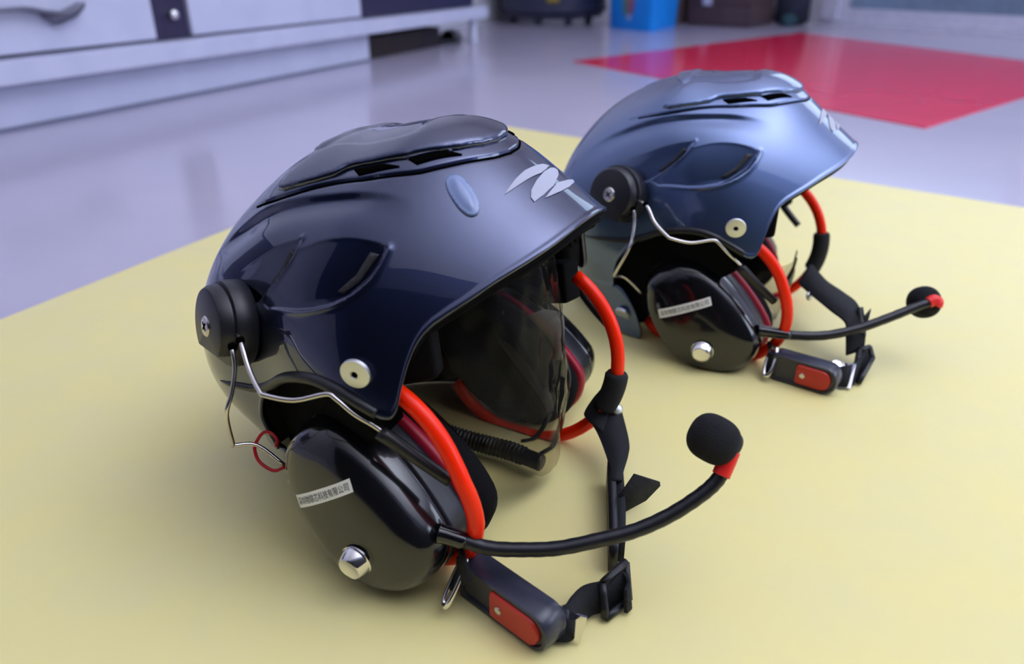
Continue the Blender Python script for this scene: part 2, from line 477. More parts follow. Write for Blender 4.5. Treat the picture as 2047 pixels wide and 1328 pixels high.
def disp(az, el):
    """relief of the shell: scoops, creases, the raised crown"""
    az = (np.asarray(az, float) + 180) % 360 - 180
    P = UV(np.abs(az), el)
    d = np.zeros(len(P))
    # upper crease: quick step down, slow return
    A = np.abs(az)
    ec = np.interp(A, CREASE_AZ, CREASE_EL)
    sd = (ec - el) / np.sqrt(1 + np.clip(CREASE_SL(A) / np.maximum(np.cos(np.radians(ec)), 0.2), -3, 3) ** 2)
    prof = np.where(sd < 0, smooth((sd + 2.2) / 2.2), np.exp(-(np.clip(sd, 0, None) / 4.5) ** 2))
    d -= 0.0034 * prof * smooth((A - 44) / 22) * smooth((143 - A) / 25)
    # scoop behind
    poly = np.vstack([S1_TOP, S1_RIGHT[1:], UV([112, 122], [20, 17])])
    ins = inside(P, poly)
    qt, _ = seg_dist(P, S1_TOP); qr, frr = seg_dist(P, S1_RIGHT)
    fade = smooth(1 - (np.abs(az) - 84) / 40)
    dep = 0.0072 * np.clip(qt / 11, 0, 1) ** 0.85 * smooth(qt / 0.8) * fade * smooth(qr / 0.7)
    d -= np.where(ins, dep, 0)
    d += np.where(~ins, 0.0009 * np.exp(-(qr / 0.9) ** 2) * smooth((1 - frr) / 0.3), 0)
    # scoop in front
    poly = np.vstack([S2_TOP, S2_RIGHT[1:], S1_RIGHT[::-1]])
    ins = inside(P, poly)
    qt, _ = seg_dist(P, S2_TOP); qr, frr = seg_dist(P, S2_RIGHT)
    fade = smooth(1.05 - (np.abs(az) - 53) / 50)
    dep = 0.0088 * np.clip(qt / 14, 0, 1) ** 0.85 * smooth(qt / 0.8) * fade * smooth(qr / 0.7)
    d -= np.where(ins, dep, 0)
    d += np.where(~ins, 0.0012 * np.exp(-(qr / 1.0) ** 2) * smooth((1 - frr) / 0.25), 0)
    # raised crown that carries the vent plate, edged by a groove
    Pf = UV(az, el)
    ins = inside(Pf, GROOVE)
    qg, frg = seg_dist(Pf, GROOVE)
    w = smooth(frg / 0.12) * smooth((1 - frg) / 0.12)
    d += np.where(ins, 0.0007 * smooth(qg / 0.8), 0)
    d -= 0.0011 * np.exp(-(qg / 0.6) ** 2) * w
    # brim lip turned up a little
    return d


def SURF(az, el, off=0.0):
    az = np.atleast_1d(np.asarray(az, float)); el = np.atleast_1d(np.asarray(el, float))
    r = RAD(az, el) + disp(az, el) + off
    return DIRV(az, el) * r[:, None]


EDGE = np.array([(0, 27.3), (4, 27.2), (9, 26.7), (20, 24.9), (31, 22.7), (38, 20.2), (42.5, 18.7), (46.5, 17.0), (49.2, 15.2), (51.3, 12.8), (53.3, 9.4), (55.2, 5.0),
                 (56.3, 1.6), (57.0, 0.2), (58.2, -1.0), (60.5, -0.8), (65.4, 1.9), (70.3, 3.9), (75.9, 5.5), (83.7, 4.9), (90, 2.8), (96, 0.2), (102, -2.9),
                 (108, -8.5), (113, -16), (115.5, -23), (116.5, -30.2), (122, -30.5), (130, -31.3), (148, -35.5), (165, -37.5), (180, -38)])


_ea = np.arange(-180, 180.01, 0.25)
_er = np.interp(np.abs(_ea), EDGE[:, 0], EDGE[:, 1])
_k = np.exp(-0.5 * (np.arange(-36, 37) * 0.25 / 2.6) ** 2)
_k2 = np.exp(-0.5 * (np.arange(-36, 37) * 0.25 / 0.5) ** 2)
_es = np.convolve(np.pad(_er, 36, mode='reflect'), _k / _k.sum(), mode='valid')
_es2 = np.convolve(np.pad(_er, 36, mode='reflect'), _k2 / _k2.sum(), mode='valid')
_w = np.clip((np.abs(_ea) - 38) / 8, 0, 1)
_et = _es * (1 - _w) + _es2 * _w


def edge_el(az):
    return np.interp((np.asarray(az, float) + 180) % 360 - 180, _ea, _et)


def polar_sheet(azs, top, bottom, rows, off, closed, with_disp=True, power=1.0):
    """grid between elevation curves top(az) and bottom(az); returns verts, faces"""
    na = len(azs)
    t = np.linspace(0, 1, rows) ** power
    AZ = np.repeat(azs[None], rows, 0)
    EL = top[None] + (bottom - top)[None] * t[:, None]
    r = RAD(AZ.ravel(), EL.ravel()) + (off if np.isscalar(off) else np.repeat(np.asarray(off), na))
    if with_disp:
        r = r + disp(AZ.ravel(), EL.ravel())
    v = DIRV(AZ.ravel(), EL.ravel()) * r[:, None]
    f = []
    for i in range(rows - 1):
        for k in range(na if closed else na - 1):
            l = (k + 1) % na
            f.append((i * na + k, i * na + l, (i + 1) * na + l, (i + 1) * na + k))
    return v, f


def patch_geo(poly_uv, height, step=1.2, edge=0.8, skirt=0.002, relief=None, round_edge=True):
    """sheet that follows the helmet surface inside an outline, raised by height, with skirts down to the surface"""
    P = np.asarray(poly_uv, float)
    B = []
    for i in range(len(P)):
        a, b = P[i], P[(i + 1) % len(P)]
        n = max(1, int(np.ceil(np.linalg.norm(b - a) / step)))
        for k in range(n):
            B.append(a + (b - a) * k / n)
    B = np.array(B)
    lo, hi = B.min(0), B.max(0)
    g = np.array([(x, y) for x in np.arange(lo[0], hi[0], step) for y in np.arange(lo[1], hi[1], step * 0.97)]).reshape(-1, 2)
    ring = np.vstack([B, B[:1]])
    if len(g):
        q, _ = seg_dist(g, ring)
        g = g[inside(g, B) & (q > step * 0.35)]
    allp = np.vstack([B, g]) if len(g) else B
    nb = len(B)
    vs, _, fs, *_ = delaunay_2d_cdt([Vector(q) for q in allp], [(i, (i + 1) % nb) for i in range(nb)], [], 1, 1e-6)
    uv = np.array([tuple(q) for q in vs])
    az, el = AZEL(uv)
    q, _ = seg_dist(uv, ring)
    h = height * (0.45 + 0.55 * smooth(q / edge)) if round_edge else np.full(len(uv), height)
    if relief is not None:
        h = h + relief(uv, az, el, q)
    base = RAD(az, el) + disp(az, el)
    v = list(DIRV(az, el) * (base + h)[:, None])
    f = [tuple(x) for x in fs]
    if skirt:
        azb, elb = AZEL(B)
        bb = DIRV(azb, elb) * (RAD(azb, elb) + disp(azb, elb) - skirt)[:, None]
        k0 = len(v)
        idx = [int(np.argmin(np.linalg.norm(uv - b, axis=1))) for b in B]
        v += list(bb)
        for i in range(nb):
            j = (i + 1) % nb
            if idx[i] != idx[j]:
                f.append((idx[i], idx[j], k0 + j, k0 + i))
    return v, f


CUP = np.array([(-10, -50), (-7, -37), (4, -25), (18, -17), (32, -14), (45, -17), (60, -28), (76, -46), (90, -68), (96, -85), (91, -103), (78, -118), (60, -126), (40, -126), (18, -114), (2, -95), (-8, -73)]) / 1000.0
_t = 0.15 * (-0.055 - CUP[:, 1])
CUP = CUP + 0.7 * _t[:, None]
CUP_C = np.array([0.045, -0.068])
CUP_RINGS = [(0.95, 0.1150), (1.00, 0.1156), (1.028, 0.1168), (1.03, 0.1195), (1.02, 0.124), (0.995, 0.1290), (0.955, 0.1340), (0.895, 0.1375), (0.80, 0.1400), (0.66, 0.1422), (0.48, 0.1438), (0.28, 0.1448), (0.08, 0.1451)]


def cup_outline(n=72):
    L = np.hstack([CUP - CUP_C, np.zeros((len(CUP), 1))])
    q = catmull(L, 12, True)[:, :2]
    th = np.unwrap(np.arctan2(q[:, 1], q[:, 0]))
    r = np.hypot(q[:, 0], q[:, 1])
    if th[-1] < th[0]:
        th, r = th[::-1], r[::-1]
    t = np.linspace(0, 2 * math.pi, n, endpoint=False)
    t0 = th[0]
    rr = np.interp((t - t0) % (2 * math.pi), th - t0, r)
    return t, rr


CUP_T, CUP_R = cup_outline()


def cup_y(x, z):
    dx, dz = x - CUP_C[0], z - CUP_C[1]
    t = np.arctan2(dz, dx) % (2 * math.pi)
    ro = np.interp(t, np.append(CUP_T, 2 * math.pi), np.append(CUP_R, CUP_R[0]))
    s = np.hypot(dx, dz) / ro
    R_ = CUP_RINGS[4:][::-1]
    return np.interp(s, [q[0] for q in R_], [q[1] for q in R_]) + 0.15 * (-0.055 - z)


def cup_sheet(rings, sy):
    v, f = [], []
    n = len(CUP_T)
    for s, y in rings:
        for t, r in zip(CUP_T, CUP_R):
            zz = CUP_C[1] + s * r * math.sin(t)
            tl = min(1.0, max(0.0, (y - 0.088) / 0.028)) * 0.15 * (-0.055 - zz)
            v.append((CUP_C[0] + s * r * math.cos(t) - (0.014 if sy > 0 else 0.0), sy * (y + tl), zz))
    for i in range(len(rings) - 1):
        for k in range(n):
            l = (k + 1) % n
            f.append((i * n + k, i * n + l, (i + 1) * n + l, (i + 1) * n + k))
    f.append(tuple(range(n)))
    f.append(tuple((len(rings) - 1) * n + k for k in range(n)))
    return v, f


# ---------------------------------------------------------------- helmet materials
M = {}
M['black'] = mat('glossy_black_plastic', (0.006, 0.006, 0.008, 1), 0.16, spec=0.5, coat=0.6, coat_rough=0.03)
M['satin'] = mat('satin_black_plastic', (0.013, 0.013, 0.018, 1), 0.36, bump=(900, 0.15, 0.0003))
M['liner'] = mat('black_foam_liner', (0.006, 0.006, 0.007, 1), 0.95, spec=0.1, bump=(300, 0.4, 0.001))
M['rubber'] = mat('black_rubber', (0.012, 0.012, 0.014, 1), 0.38)
M['web'] = ribbed('black_webbing', (0.007, 0.007, 0.010, 1), 380, 0.8, 'DIAGONAL')
M['foam'] = mat('black_foam_windscreen', (0.006, 0.006, 0.009, 1), 0.95, bump=(1400, 1.0, 0.0012))
M['hoop'] = mat('orange_red_tubing', (1.0, 0.022, 0.0, 1), 0.32, spec=0.35)
M['redring'] = mat('dark_red_ring', (0.30, 0.002, 0.02, 1), 0.45)
M['red'] = mat('red_plastic_button', (0.55, 0.028, 0.018, 1), 0.40)
M['sleeve'] = mat('red_shrink_sleeve', (0.85, 0.022, 0.02, 1), 0.40)
M['redwire'] = mat('dark_red_wire', (0.42, 0.004, 0.015, 1), 0.35)
M['steel'] = mat('bright_steel', (0.62, 0.58, 0.56, 1), 0.22, 1.0)
M['chrome'] = mat('chrome', (0.80, 0.78, 0.76, 1), 0.10, 1.0)
M['alu'] = mat('brushed_aluminium', (0.70, 0.71, 0.72, 1), 0.42, 1.0, bump=(220, 0.08, 0.0004))
M['hole'] = mat('dark_recess', (0.002, 0.002, 0.002, 1), 1.0, spec=0.0)
M['grille'] = mat('dark_vent_mesh', (0.04, 0.04, 0.045, 1), 0.6, 0.3)
M['badge'] = mat('silver_badge', (0.42, 0.43, 0.52, 1), 0.45, spec=0.2)
M['sticker'] = mat('white_sticker_paper', (0.95, 0.95, 0.93, 1), 0.5)
M['ink'] = mat('black_ink', (0.012, 0.012, 0.016, 1), 0.6)
M['gel'] = mat('blue_grey_pad', (0.15, 0.21, 0.40, 1), 0.30, coat=0.5)
M['visor'] = clear_film('clear_plastic_film', (0.68, 0.64, 0.58, 1), 0.014, 0.07, 1.15, True)
M['buckle'] = mat('black_moulded_plastic', (0.026, 0.028, 0.046, 1), 0.30, spec=0.6, bump=(700, 0.1, 0.0003))
M['fold'] = clear_film('hazy_plastic_film', (0.8, 0.76, 0.7, 1), 0.50, 0.15, 1.3, True)
M['stripe'] = mat('slate_grey_stripe', (0.05, 0.055, 0.085, 1), 0.5)
M['boom'] = mat('black_boom_rubber', (0.010, 0.010, 0.014, 1), 0.34)


def shell_paint(name, base, metal, rough):
    m = mat(name, base, rough, metal, coat=1.0, coat_rough=0.015)
    m.node_tree.nodes['Principled BSDF'].inputs['Coat IOR'].default_value = 1.62
    return m


M['paint_black'] = shell_paint('black_metallic_lacquer', (0.021, 0.030, 0.082, 1), 0.95, 0.31)
M['paint_grey'] = shell_paint('gunmetal_blue_lacquer', (0.090, 0.140, 0.285, 1), 0.95, 0.40)


def lift(v):
    return np.asarray(v, float) + np.array([0, 0, RAISE])


def build_helmet(pose, label, paint, D, far):
    x, y, z, yaw, pit, rol = pose
    Rm = Matrix.Rotation(yaw, 3, 'Z') @ Matrix.Rotation(-pit, 3, 'Y') @ Matrix.Rotation(rol, 3, 'X')
    base = Vector((x, y, z)) - Rm @ Vector((0, 0, RAISE))
    root = thing('helmet', label, 'helmet', base, Rm.to_euler(), 'two open-face helmets with headsets')
    Rn = np.array(Rm)
    bz = base.z

    def put(name, geo, m, parent=None, clip=True, **kw):
        v, f = geo
        v = lift(v)
        if clip:                                    # whatever rests on the mat is pressed flat against it
            wz = v @ Rn[2] + bz
            low = np.clip(0.0012 - wz, 0, None)
            v = v + low[:, None] * Rn[2][None]
        return obj(name, v, f, m, parent or root, **kw)

    # ---- shell
    azs = np.concatenate([np.linspace(-180, 180, 721)[:-1], EDGE[1:-1, 0], -EDGE[1:-1, 0]])
    azs = np.unique(np.round(azs, 3))
    lipo = 0.0008 * smooth((np.linspace(0, 1, 250) - 0.982) / 0.008)
    v, f = polar_sheet(azs, np.full(len(azs), 89.7), edge_el(azs), 250, lipo, True)
    na = len(azs)
    k = len(v)
    top = SURF([0], [90])[0]
    v = np.vstack([v, top[None]])
    f += [(i, (i + 1) % na, k) for i in range(na)]
    # rolled edge and inner face
    rim = []
    e = edge_el(azs)
    for j, (de, do) in enumerate([(-0.35, -0.0006), (-0.45, -0.0014), (-0.25, -0.0024), (0.8, -0.0028), (6.0, -0.003)]):
        rim.append(DIRV(azs, e + de) * (RAD(azs, e + de) + do)[:, None])
    k0 = (250 - 1) * na
    k1 = len(v)
    v = np.vstack([v] + rim)
    prev = k0
    for j in range(len(rim)):
        cur = k1 + j * na
        for i in range(na):
            l = (i + 1) % na
            f.append((prev + i, prev + l, cur + l, cur + i))
        prev = cur
    shell = put('shell', (v, f), paint)
    # ---- neck guard below the rear seam
    a1 = np.concatenate([np.linspace(99, 180, 70), np.linspace(-180, -99, 70)[1:]])
    aa = np.abs(a1)
    topn = np.interp(aa, [99, 101, 104, 108, 112, 115, 117, 130, 148, 165, 180], [-44.5, -42, -38, -34.5, -31.5, -30.0, -30.1, -31.0, -35.0, -37.0, -37.5])
    botn = np.interp(aa, [99, 102, 107, 120, 140, 180], [-46, -47.5, -48.5, -47, -44, -41])
    v, f = polar_sheet(a1 % 360, topn, botn, 16, -0.0014, False, False)
    n1 = len(a1)
    vi = v * (1 - 0.0030 / np.linalg.norm(v, axis=1))[:, None]
    k = len(v)
    f2 = f + [tuple(q + k for q in reversed(fc)) for fc in f]
    ring = [i for i in range(n1)] + [r * n1 + n1 - 1 for r in range(1, 16)] + [15 * n1 + i for i in range(n1 - 2, -1, -1)] + [r * n1 for r in range(14, 0, -1)]
    for i in range(len(ring)):
        a, b = ring[i], ring[(i + 1) % len(ring)]
        f2.append((a, b, b + k, a + k))
    put('neck_guard', (np.vstack([v, vi]), f2), paint)
    # ---- inner liner
    azl = np.linspace(-180, 180, 145)[:-1]
    el_ = edge_el(azl)
    mb = MB()
    offs = np.interp(np.linspace(0, 1, 40), [0, 0.8, 1], [-0.0140, -0.0140, -0.0042])
    v, f = polar_sheet(azl, np.full(len(azl), 89.0), el_ + 0.8, 40, offs, True, False)
    mb.add(v, f)
    v2, f2 = polar_sheet(azl, np.full(len(azl), 89.0), el_ - 1.0, 40, -0.022, True, False)
    kk = len(mb.v)
    mb.add(v2, f2)
    for i in range(144):
        l = (i + 1) % 144
        mb.f.append((39 * 144 + i, 39 * 144 + l, kk + 39 * 144 + l, kk + 39 * 144 + i))
    put('liner', (mb.v, mb.f), M['liner'])
    an = np.linspace(56, 304, 120)
    ann = 180 - np.abs(an - 180)
    v, f = polar_sheet(an, np.interp(ann, [56, 82, 100, 180], [9, 9, 5, -20]), np.interp(ann, [56, 66, 82, 100, 125, 180], [-3, -13, -30, -45, -46, -40]), 14, -0.013, False, False)
    put('neck_pad', (v, f), M['liner'])
    # padded brow band: three stepped bands under the brim
    for j, (off, de, w) in enumerate([(-0.0045, -1.0, 2.6), (-0.009, -2.0, 3.2), (-0.0145, -2.6, 3.6)]):
        a = np.linspace(-52, 52, 60)
        L = DIRV(a, edge_el(a) - de * 0 + w) * (RAD(a, edge_el(a) + w) + off + 0.001)[:, None]
        R = DIRV(a, edge_el(a) + de) * (RAD(a, edge_el(a) + de) + off)[:, None]
        put('brow_pad', ribbon_geo(L, R, 0.0022, 1), M['liner'])
    # ---- trim bead along the ear arch
    for s in (-1, 1):
        pts = [(127, -5.8), (122, -5.6), (117, -5.2), (109, -4.6), (100, -1.4), (92, 2.8), (84, 5.4), (76, 6.1), (70, 4.6), (65.4, 2.5), (61, 0.1)]
        P = SURF([q[0] * s for q in pts], [q[1] for q in pts], 0.0002)
        Q = catmull(P, 6)
        r = np.interp(np.linspace(0, 1, len(Q)), [0, 0.12, 0.4, 0.8, 1], [0.0004, 0.0018, 0.0032, 0.0036, 0.0030])
        put('arch_trim', tube_geo(Q, r, 12), M['rubber'])
    # fine dark joint that follows the groove around the crown
    ga, ge = AZEL(GROOVE[4:-4])
    put('crown_joint', tube_geo(SURF(ga, ge, 0.0001), 0.00075, 8), M['hole'])
    # ---- crown vent plate
    half = [(0, 53.2), (9, 53.6), (20, 54.9), (27, 55.9), (42, 57.9), (55, 60.0), (66, 61.2), (70, 60.8), (76, 58.7), (85, 57.0), (93, 55.6), (102, 53.9), (107.5, 54.2), (106.5, 57), (103, 62), (103, 66), (112, 71), (135, 75), (180, 78)]
    uvh = UV([q[0] for q in half], [q[1] for q in half])
    outline = np.vstack([uvh, (uvh * [1, -1])[::-1][1:-1]])
    ridge = UV([103, 99, 90, 79, 60, 45, 36, 29, 22, 0], [63, 67.5, 71.2, 72, 69, 66.2, 65, 64.8, 66.5, 70])
    ridge_poly = np.vstack([ridge, (ridge * [1, -1])[::-1]])

    def relief(uv, az, el, q):
        rq, _ = seg_dist(uv * np.array([1, 1]), np.vstack([ridge_poly, ridge_poly[:1]]))
        ins = inside(uv, ridge_poly)
        return np.where(ins, -0.0020 * smooth(rq / 2.6), 0) + 0.0012 * smooth((uv[:, 0] + 5) / 35) * smooth(q / 1.4)
    plate = put('vent_plate', patch_geo(outline, 0.0026, 0.75, 0.45, 0.0005, relief), paint, angle=50)
    # vents beside the plate: a dark opening under a lighter lip
    for s in (-1, 1):
        for (q4) in ([(40.5, 57.0), (24.5, 55.1), (21.0, 53.0), (38.5, 54.6)], [(66, 59.9), (51, 58.4), (45.0, 55.7), (63, 57.1)]):
            P = UV([s * q[0] for q in q4], [q[1] for q in q4])
            put('vent_opening', patch_geo(P, 0.0009, 1.2, 0.3, 0.001, None, False), M['hole'], plate if False else root)
        lip = [(42, 58.3), (24, 56.2), (23, 55.2), (40.5, 57.1)]
        P = UV([s * q[0] for q in lip], [q[1] for q in lip])
        put('vent_lip', patch_geo(P, 0.0028, 1.2, 0.6, 0.0005), paint)
    # side scoop grilles
    for s in (-1, 1):
        for (q4) in ([(58.6, 34.9), (56.3, 34.0), (62.6, 28.6), (67.6, 26.4), (69.2, 27.0), (63.4, 30.3)], [(87.2, 38.0), (85.5, 37.3), (90.6, 32.1), (96.3, 28.0), (98.0, 28.5), (92.2, 32.9)]):
            P = UV([s * q[0] for q in q4], [q[1] for q in q4])
            put('vent_grille', patch_geo(P, 0.0010, 1.0, 0.3, 0.001, None, False), M['grille'])
    # ---- badge on the brow: three petals
    L1 = [(-17.5, 39.8), (-14, 41.2), (-10.5, 42.3), (-3.6, 43.5), (3.2, 43.5), (9.6, 42.9), (12.8, 41.7), (7, 41.4), (2.1, 41.2), (-4.1, 41.3), (-9.5, 40.9), (-13.5, 40.4)]
    L2 = [(-11.0, 35.6), (-10.8, 36.9), (-8.6, 38.4), (-3.1, 40.1), (5.1, 41.1), (11, 41.1), (15.0, 40.5), (15.9, 39.6), (13, 39.0), (10.0, 38.5), (1.1, 37.1), (-6.1, 36.2)]
    L3 = [(-6.8, 35.4), (-0.1, 36.7), (3.7, 37.2), (10.2, 36.6), (17, 35.7), (23.5, 34.6), (18.5, 34.6), (14.2, 34.8), (7.5, 34.9), (1.4, 35.1), (-4.1, 35.3)]
    for L in (L1, L2, L3):
        put('badge_petal', patch_geo(UV([q[0] for q in L], [q[1] for q in L]), 0.0005, 0.8, 0.3, 0.0, None, False), M['badge'], shell)
    # ---- raised pad on the near helmet's temple
    if not far:
        c = UV(-29.3, 43.0)
        ax = UV(-29.6, 48.0) - UV(-29.0, 38.0)
        ax = ax / np.linalg.norm(ax)
        bx = np.array([-ax[1], ax[0]])
        P = [c + ax * 5.6 * math.copysign(abs(math.cos(t)) ** 0.85, math.cos(t)) + bx * 2.9 * math.copysign(abs(math.sin(t)) ** 0.85, math.sin(t)) for t in np.linspace(0, 2 * math.pi, 40, endpoint=False)]
        put('raised_pad', patch_geo(P, 0.0026, 0.5, 2.6, 0.0005), M['gel'], label='blue-grey oval pad')
    # ---- rivets
    for s in (-1, 1):
        c = np.array([0.0635, s * 0.1325, 0.0225])
        ax = np.array([0.20, s * 0.97, -0.10])
        c = c - ax / np.linalg.norm(ax) * 0.0015
        rv = put('rivet', lathe_geo(c, ax, [(0.0088, 0), (0.0088, 0.0018), (0.0085, 0.0022), (0.0045, 0.0027), (0.0024, 0.0028), (0.0020, 0.0022), (0.0001, 0.0020)], 40), M['alu'], angle=35)
        put('hex_recess', lathe_geo(c + ax / np.linalg.norm(ax) * 0.0019, ax, [(0.0020, 0), (0.0020, 0.0005)], 6), M['hole'], rv)
        c = DIRV(s * 110.5, -40.3) * (RAD(s * 110.5, -40.3) - 0.0020)[0]
        put('rivet', lathe_geo(c, DIRV(s * 110.5, -36), [(0.0086, 0), (0.0086, 0.0022), (0.0080, 0.0030), (0.0001, 0.0034)], 36), M['alu'], angle=35)
    # ---- pivot knobs and headset arms, ear cups, guards: both sides
    for s in (-1, 1):
        ax = DIRV(s * 112, 13)
        c = DIRV(s * 113.0, 15.2) * (RAD(s * 113.0, 15.2) - 0.004)[0]
        kn = put('pivot_knob', lathe_geo(c, ax, [(0.0265, 0), (0.0278, 0.002), (0.0278, 0.0110), (0.0272, 0.0132), (0.0255, 0.0140), (0.0001, 0.0140)], 64, 0.0235), M['satin'], angle=35)
        put('knob_cap', lathe_geo(c, ax, [(0.0248, 0.0130), (0.0248, 0.0150), (0.0256, 0.0153), (0.0250, 0.0195), (0.0232, 0.0222), (0.0215, 0.0228), (0.0001, 0.0230)], 64, 0.0150), M['satin'], kn, angle=35)
        sc = c + ax * 0.0222
        scr = put('screw', lathe_geo(sc, ax, [(0.0066, 0), (0.0066, 0.0012), (0.0058, 0.0020), (0.0030, 0.0022), (0.0001, 0.0022)], 30), M['steel'], kn, angle=35)
        u_, w_, a_ = frame_from(ax)
        for q in (u_, w_):
            put('cross_slot', box_geo(sc + a_ * 0.0021, u_ + w_ if q is u_ else u_ - w_, np.cross(a_, u_ + w_ if q is u_ else u_ - w_), a_, 0.0032, 0.0006, 0.0003), M['hole'], kn)

        def fl(P):
            return [(q[0], q[1] * -s, q[2]) for q in P]
        fr_arm = fl([(-0.017, -0.1355, 0.034), (-0.006, -0.1435, 0.022), (0.008, -0.1515, 0.0135), (0.013, -0.152, 0.0115), (0.029, -0.147, 0.0085), (0.046, -0.1395, 0.0112), (0.0520, -0.1385, 0.0085), (0.061, -0.1365, -0.0005), (0.0715, -0.1315, -0.0105), (0.082, -0.127, -0.024)])
        fr_arm = [tuple(np.array(fr_arm[0]) * 0.35 + (c + ax * 0.007) * 0.65)] + fr_arm
        put('wire_arm', tube_geo(catmull(fr_arm, 4), 0.00145, 10), M['steel'])
        rr_arm = fl([(-0.0290, -0.133, 0.028), (-0.0255, -0.1375, 0.017), (-0.0245, -0.145, 0.004), (-0.0265, -0.151, -0.008), (-0.0385, -0.1435, -0.034), (-0.0395, -0.1425, -0.0365), (-0.031, -0.1325, -0.0405), (-0.015, -0.128, -0.0555)])
        rr_arm = [tuple(np.array(rr_arm[0]) * 0.35 + (c + ax * 0.007) * 0.65)] + rr_arm
        put('wire_arm', tube_geo(catmull(rr_arm, 4), 0.00135, 10), M['steel'])
        slv = fl([(0.0715, -0.1312, -0.0125), (0.088, -0.1240, -0.030), (0.105, -0.1185, -0.0455)])
        put('arm_sleeve', tube_geo(catmull(slv, 5), np.linspace(0.0044, 0.0036, 11), 12), M['rubber'])
        for A0, A1 in ((fr_arm[1], fr_arm[2]), (rr_arm[1], rr_arm[2])):
            A0, A1 = np.array(A0), np.array(A1)
            put('wire_hole', lathe_geo(A0 - (A1 - A0) * 0.12, A1 - A0, [(0.0024, 0), (0.0024, 0.0030), (0.0001, 0.0030)], 14), M['hole'], kn)
        # ear cup
        cup = put('ear_cup', cup_sheet(CUP_RINGS, s), M['black'])
        put('cup_base', cup_sheet([(0.90, 0.0975), (1.02, 0.0985), (1.035, 0.102), (1.035, 0.113), (1.02, 0.1155), (0.9, 0.1158)], s), M['satin'], cup)
        put('cushion_ring', cup_sheet([(0.90, 0.0985), (1.10, 0.0975), (1.12, 0.094), (1.10, 0.0905), (0.9, 0.090)], s), M['redring'], cup, label='dark red ring')
        put('ear_cushion', cup_sheet([(0.55, 0.066), (0.72, 0.063), (0.95, 0.065), (1.08, 0.071), (1.11, 0.080), (1.07, 0.0885), (0.95, 0.0915)], s), M['liner'], cup)
        # call button
        bx_, bz_ = 0.0515, -0.0930
        bt = put('button', lathe_geo((bx_ - (0.014 if s > 0 else 0), s * (cup_y(bx_, bz_) - 0.001), bz_), (0.0, s, -0.12), [(0.0104, 0), (0.0104, 0.0012), (0.0098, 0.0016), (0.0096, 0.0022), (0.0078, 0.0082), (0.0070, 0.0088), (0.0066, 0.0085), (0.0001, 0.0085)], 40), M['chrome'], cup, angle=40)
        # sticker with the maker's line of text (right-hand cup, the one that shows)
        if s < 0:
            TL, BL, BR, TR = [np.array(q) for q in ((0.0050, -0.0628), (0.0080, -0.0706), (0.0537, -0.0490), (0.0508, -0.0418))]
            n = 24
            vv, ff = [], []
            for i in range(n + 1):
                for j in range(4):
                    a, b = i / n, j / 3
                    q = (TL * (1 - a) + TR * a) * (1 - b) + (BL * (1 - a) + BR * a) * b
                    vv.append((q[0], -(cup_y(q[0], q[1]) + 0.00025), q[1]))
            for i in range(n):
                for j in range(3):
                    ff.append((i * 4 + j, i * 4 + j + 1, i * 4 + j + 5, i * 4 + j + 4))
            st = put('sticker', (vv, ff), M['sticker'], cup, label='white paper sticker with a line of small black characters')
            cu = bpy.data.curves.new('lettering', 'FONT')
            cu.body = LETTERING
            cu.size = 1.0
            tmp = bpy.data.objects.new('lettering_tmp', cu)
            COL.objects.link(tmp)
            bpy.context.view_layer.update()
            dg = bpy.context.evaluated_depsgraph_get()
            me = bpy.data.meshes.new_from_object(tmp.evaluated_get(dg))
            tv = np.array([tuple(q.co) for q in me.vertices])
            tf = [tuple(p.vertices) for p in me.polygons]
            bpy.data.objects.remove(tmp)
            bpy.data.curves.remove(cu)
            if len(tv):
                lo, hi = tv.min(0), tv.max(0)
                a = 0.03 + 0.93 * (tv[:, 0] - lo[0]) / (hi[0] - lo[0])
                b = 0.80 - 0.60 * (tv[:, 1] - lo[1]) / (hi[1] - lo[1])
                q = (TL[None] * (1 - a)[:, None] + TR[None] * a[:, None]) * (1 - b)[:, None] + (BL[None] * (1 - a)[:, None] + BR[None] * a[:, None]) * b[:, None]
                tv = np.stack([q[:, 0], -(cup_y(q[:, 0], q[:, 1]) + 0.00045), q[:, 1]], 1)
                put('lettering', (tv, tf), M['ink'], cup, smooth=False)
        # orange-red guard hoop around the cup
        P = []
        for a in np.radians(np.arange(70 if s < 0 else 54, -147 if s < 0 else -152, -6)):
            if s < 0:
                rr_ = np.interp(math.degrees(a), [-220, -150, -110, -60, -15, 20, 70], [0.075, 0.078, 0.073, 0.072, 0.072, 0.067, 0.068])
                zz = -0.055 + rr_ * math.sin(a)
                yy_ = np.interp(math.degrees(a), [-220, -150, -100, -60, -25, 10, 70], [0.088, 0.090, 0.092, 0.102, 0.116, 0.121, 0.117])
                P.append((0.048 + rr_ * math.cos(a), -yy_, zz))
            else:
                zz = -0.0505 + 0.0755 * math.sin(a)
                P.append((0.055 + 0.0785 * math.cos(a), 0.067 + 0.11 * (zz + 0.055), zz))
        Q = np.array(P)
        v, f = tube_geo(Q, 0.0051, 14)
        v = np.array(v)
        put('guard_hoop', (v, f), M['hoop'])
    # headliner block at the left temple
    put('temple_pad', box_geo((0.080, 0.088, 0.000), (1, -0.3, 0.2), (0.3, 1, 0), (0, 0, 1), 0.014, 0.009, 0.016, 0.003), M['liner'])
    put('temple_pad', box_geo((0.078, -0.100, 0.024), (1, 0.3, 0.2), (-0.3, 1, 0), (0, 0, 1), 0.016, 0.007, 0.018, 0.003), M['liner'])
    # ---- clear plastic film hanging in the opening, around the cord
    va = np.linspace(-78, 31, 44) if not far else np.linspace(-50, 16, 28)
    ztop = 0.045 if not far else -0.040
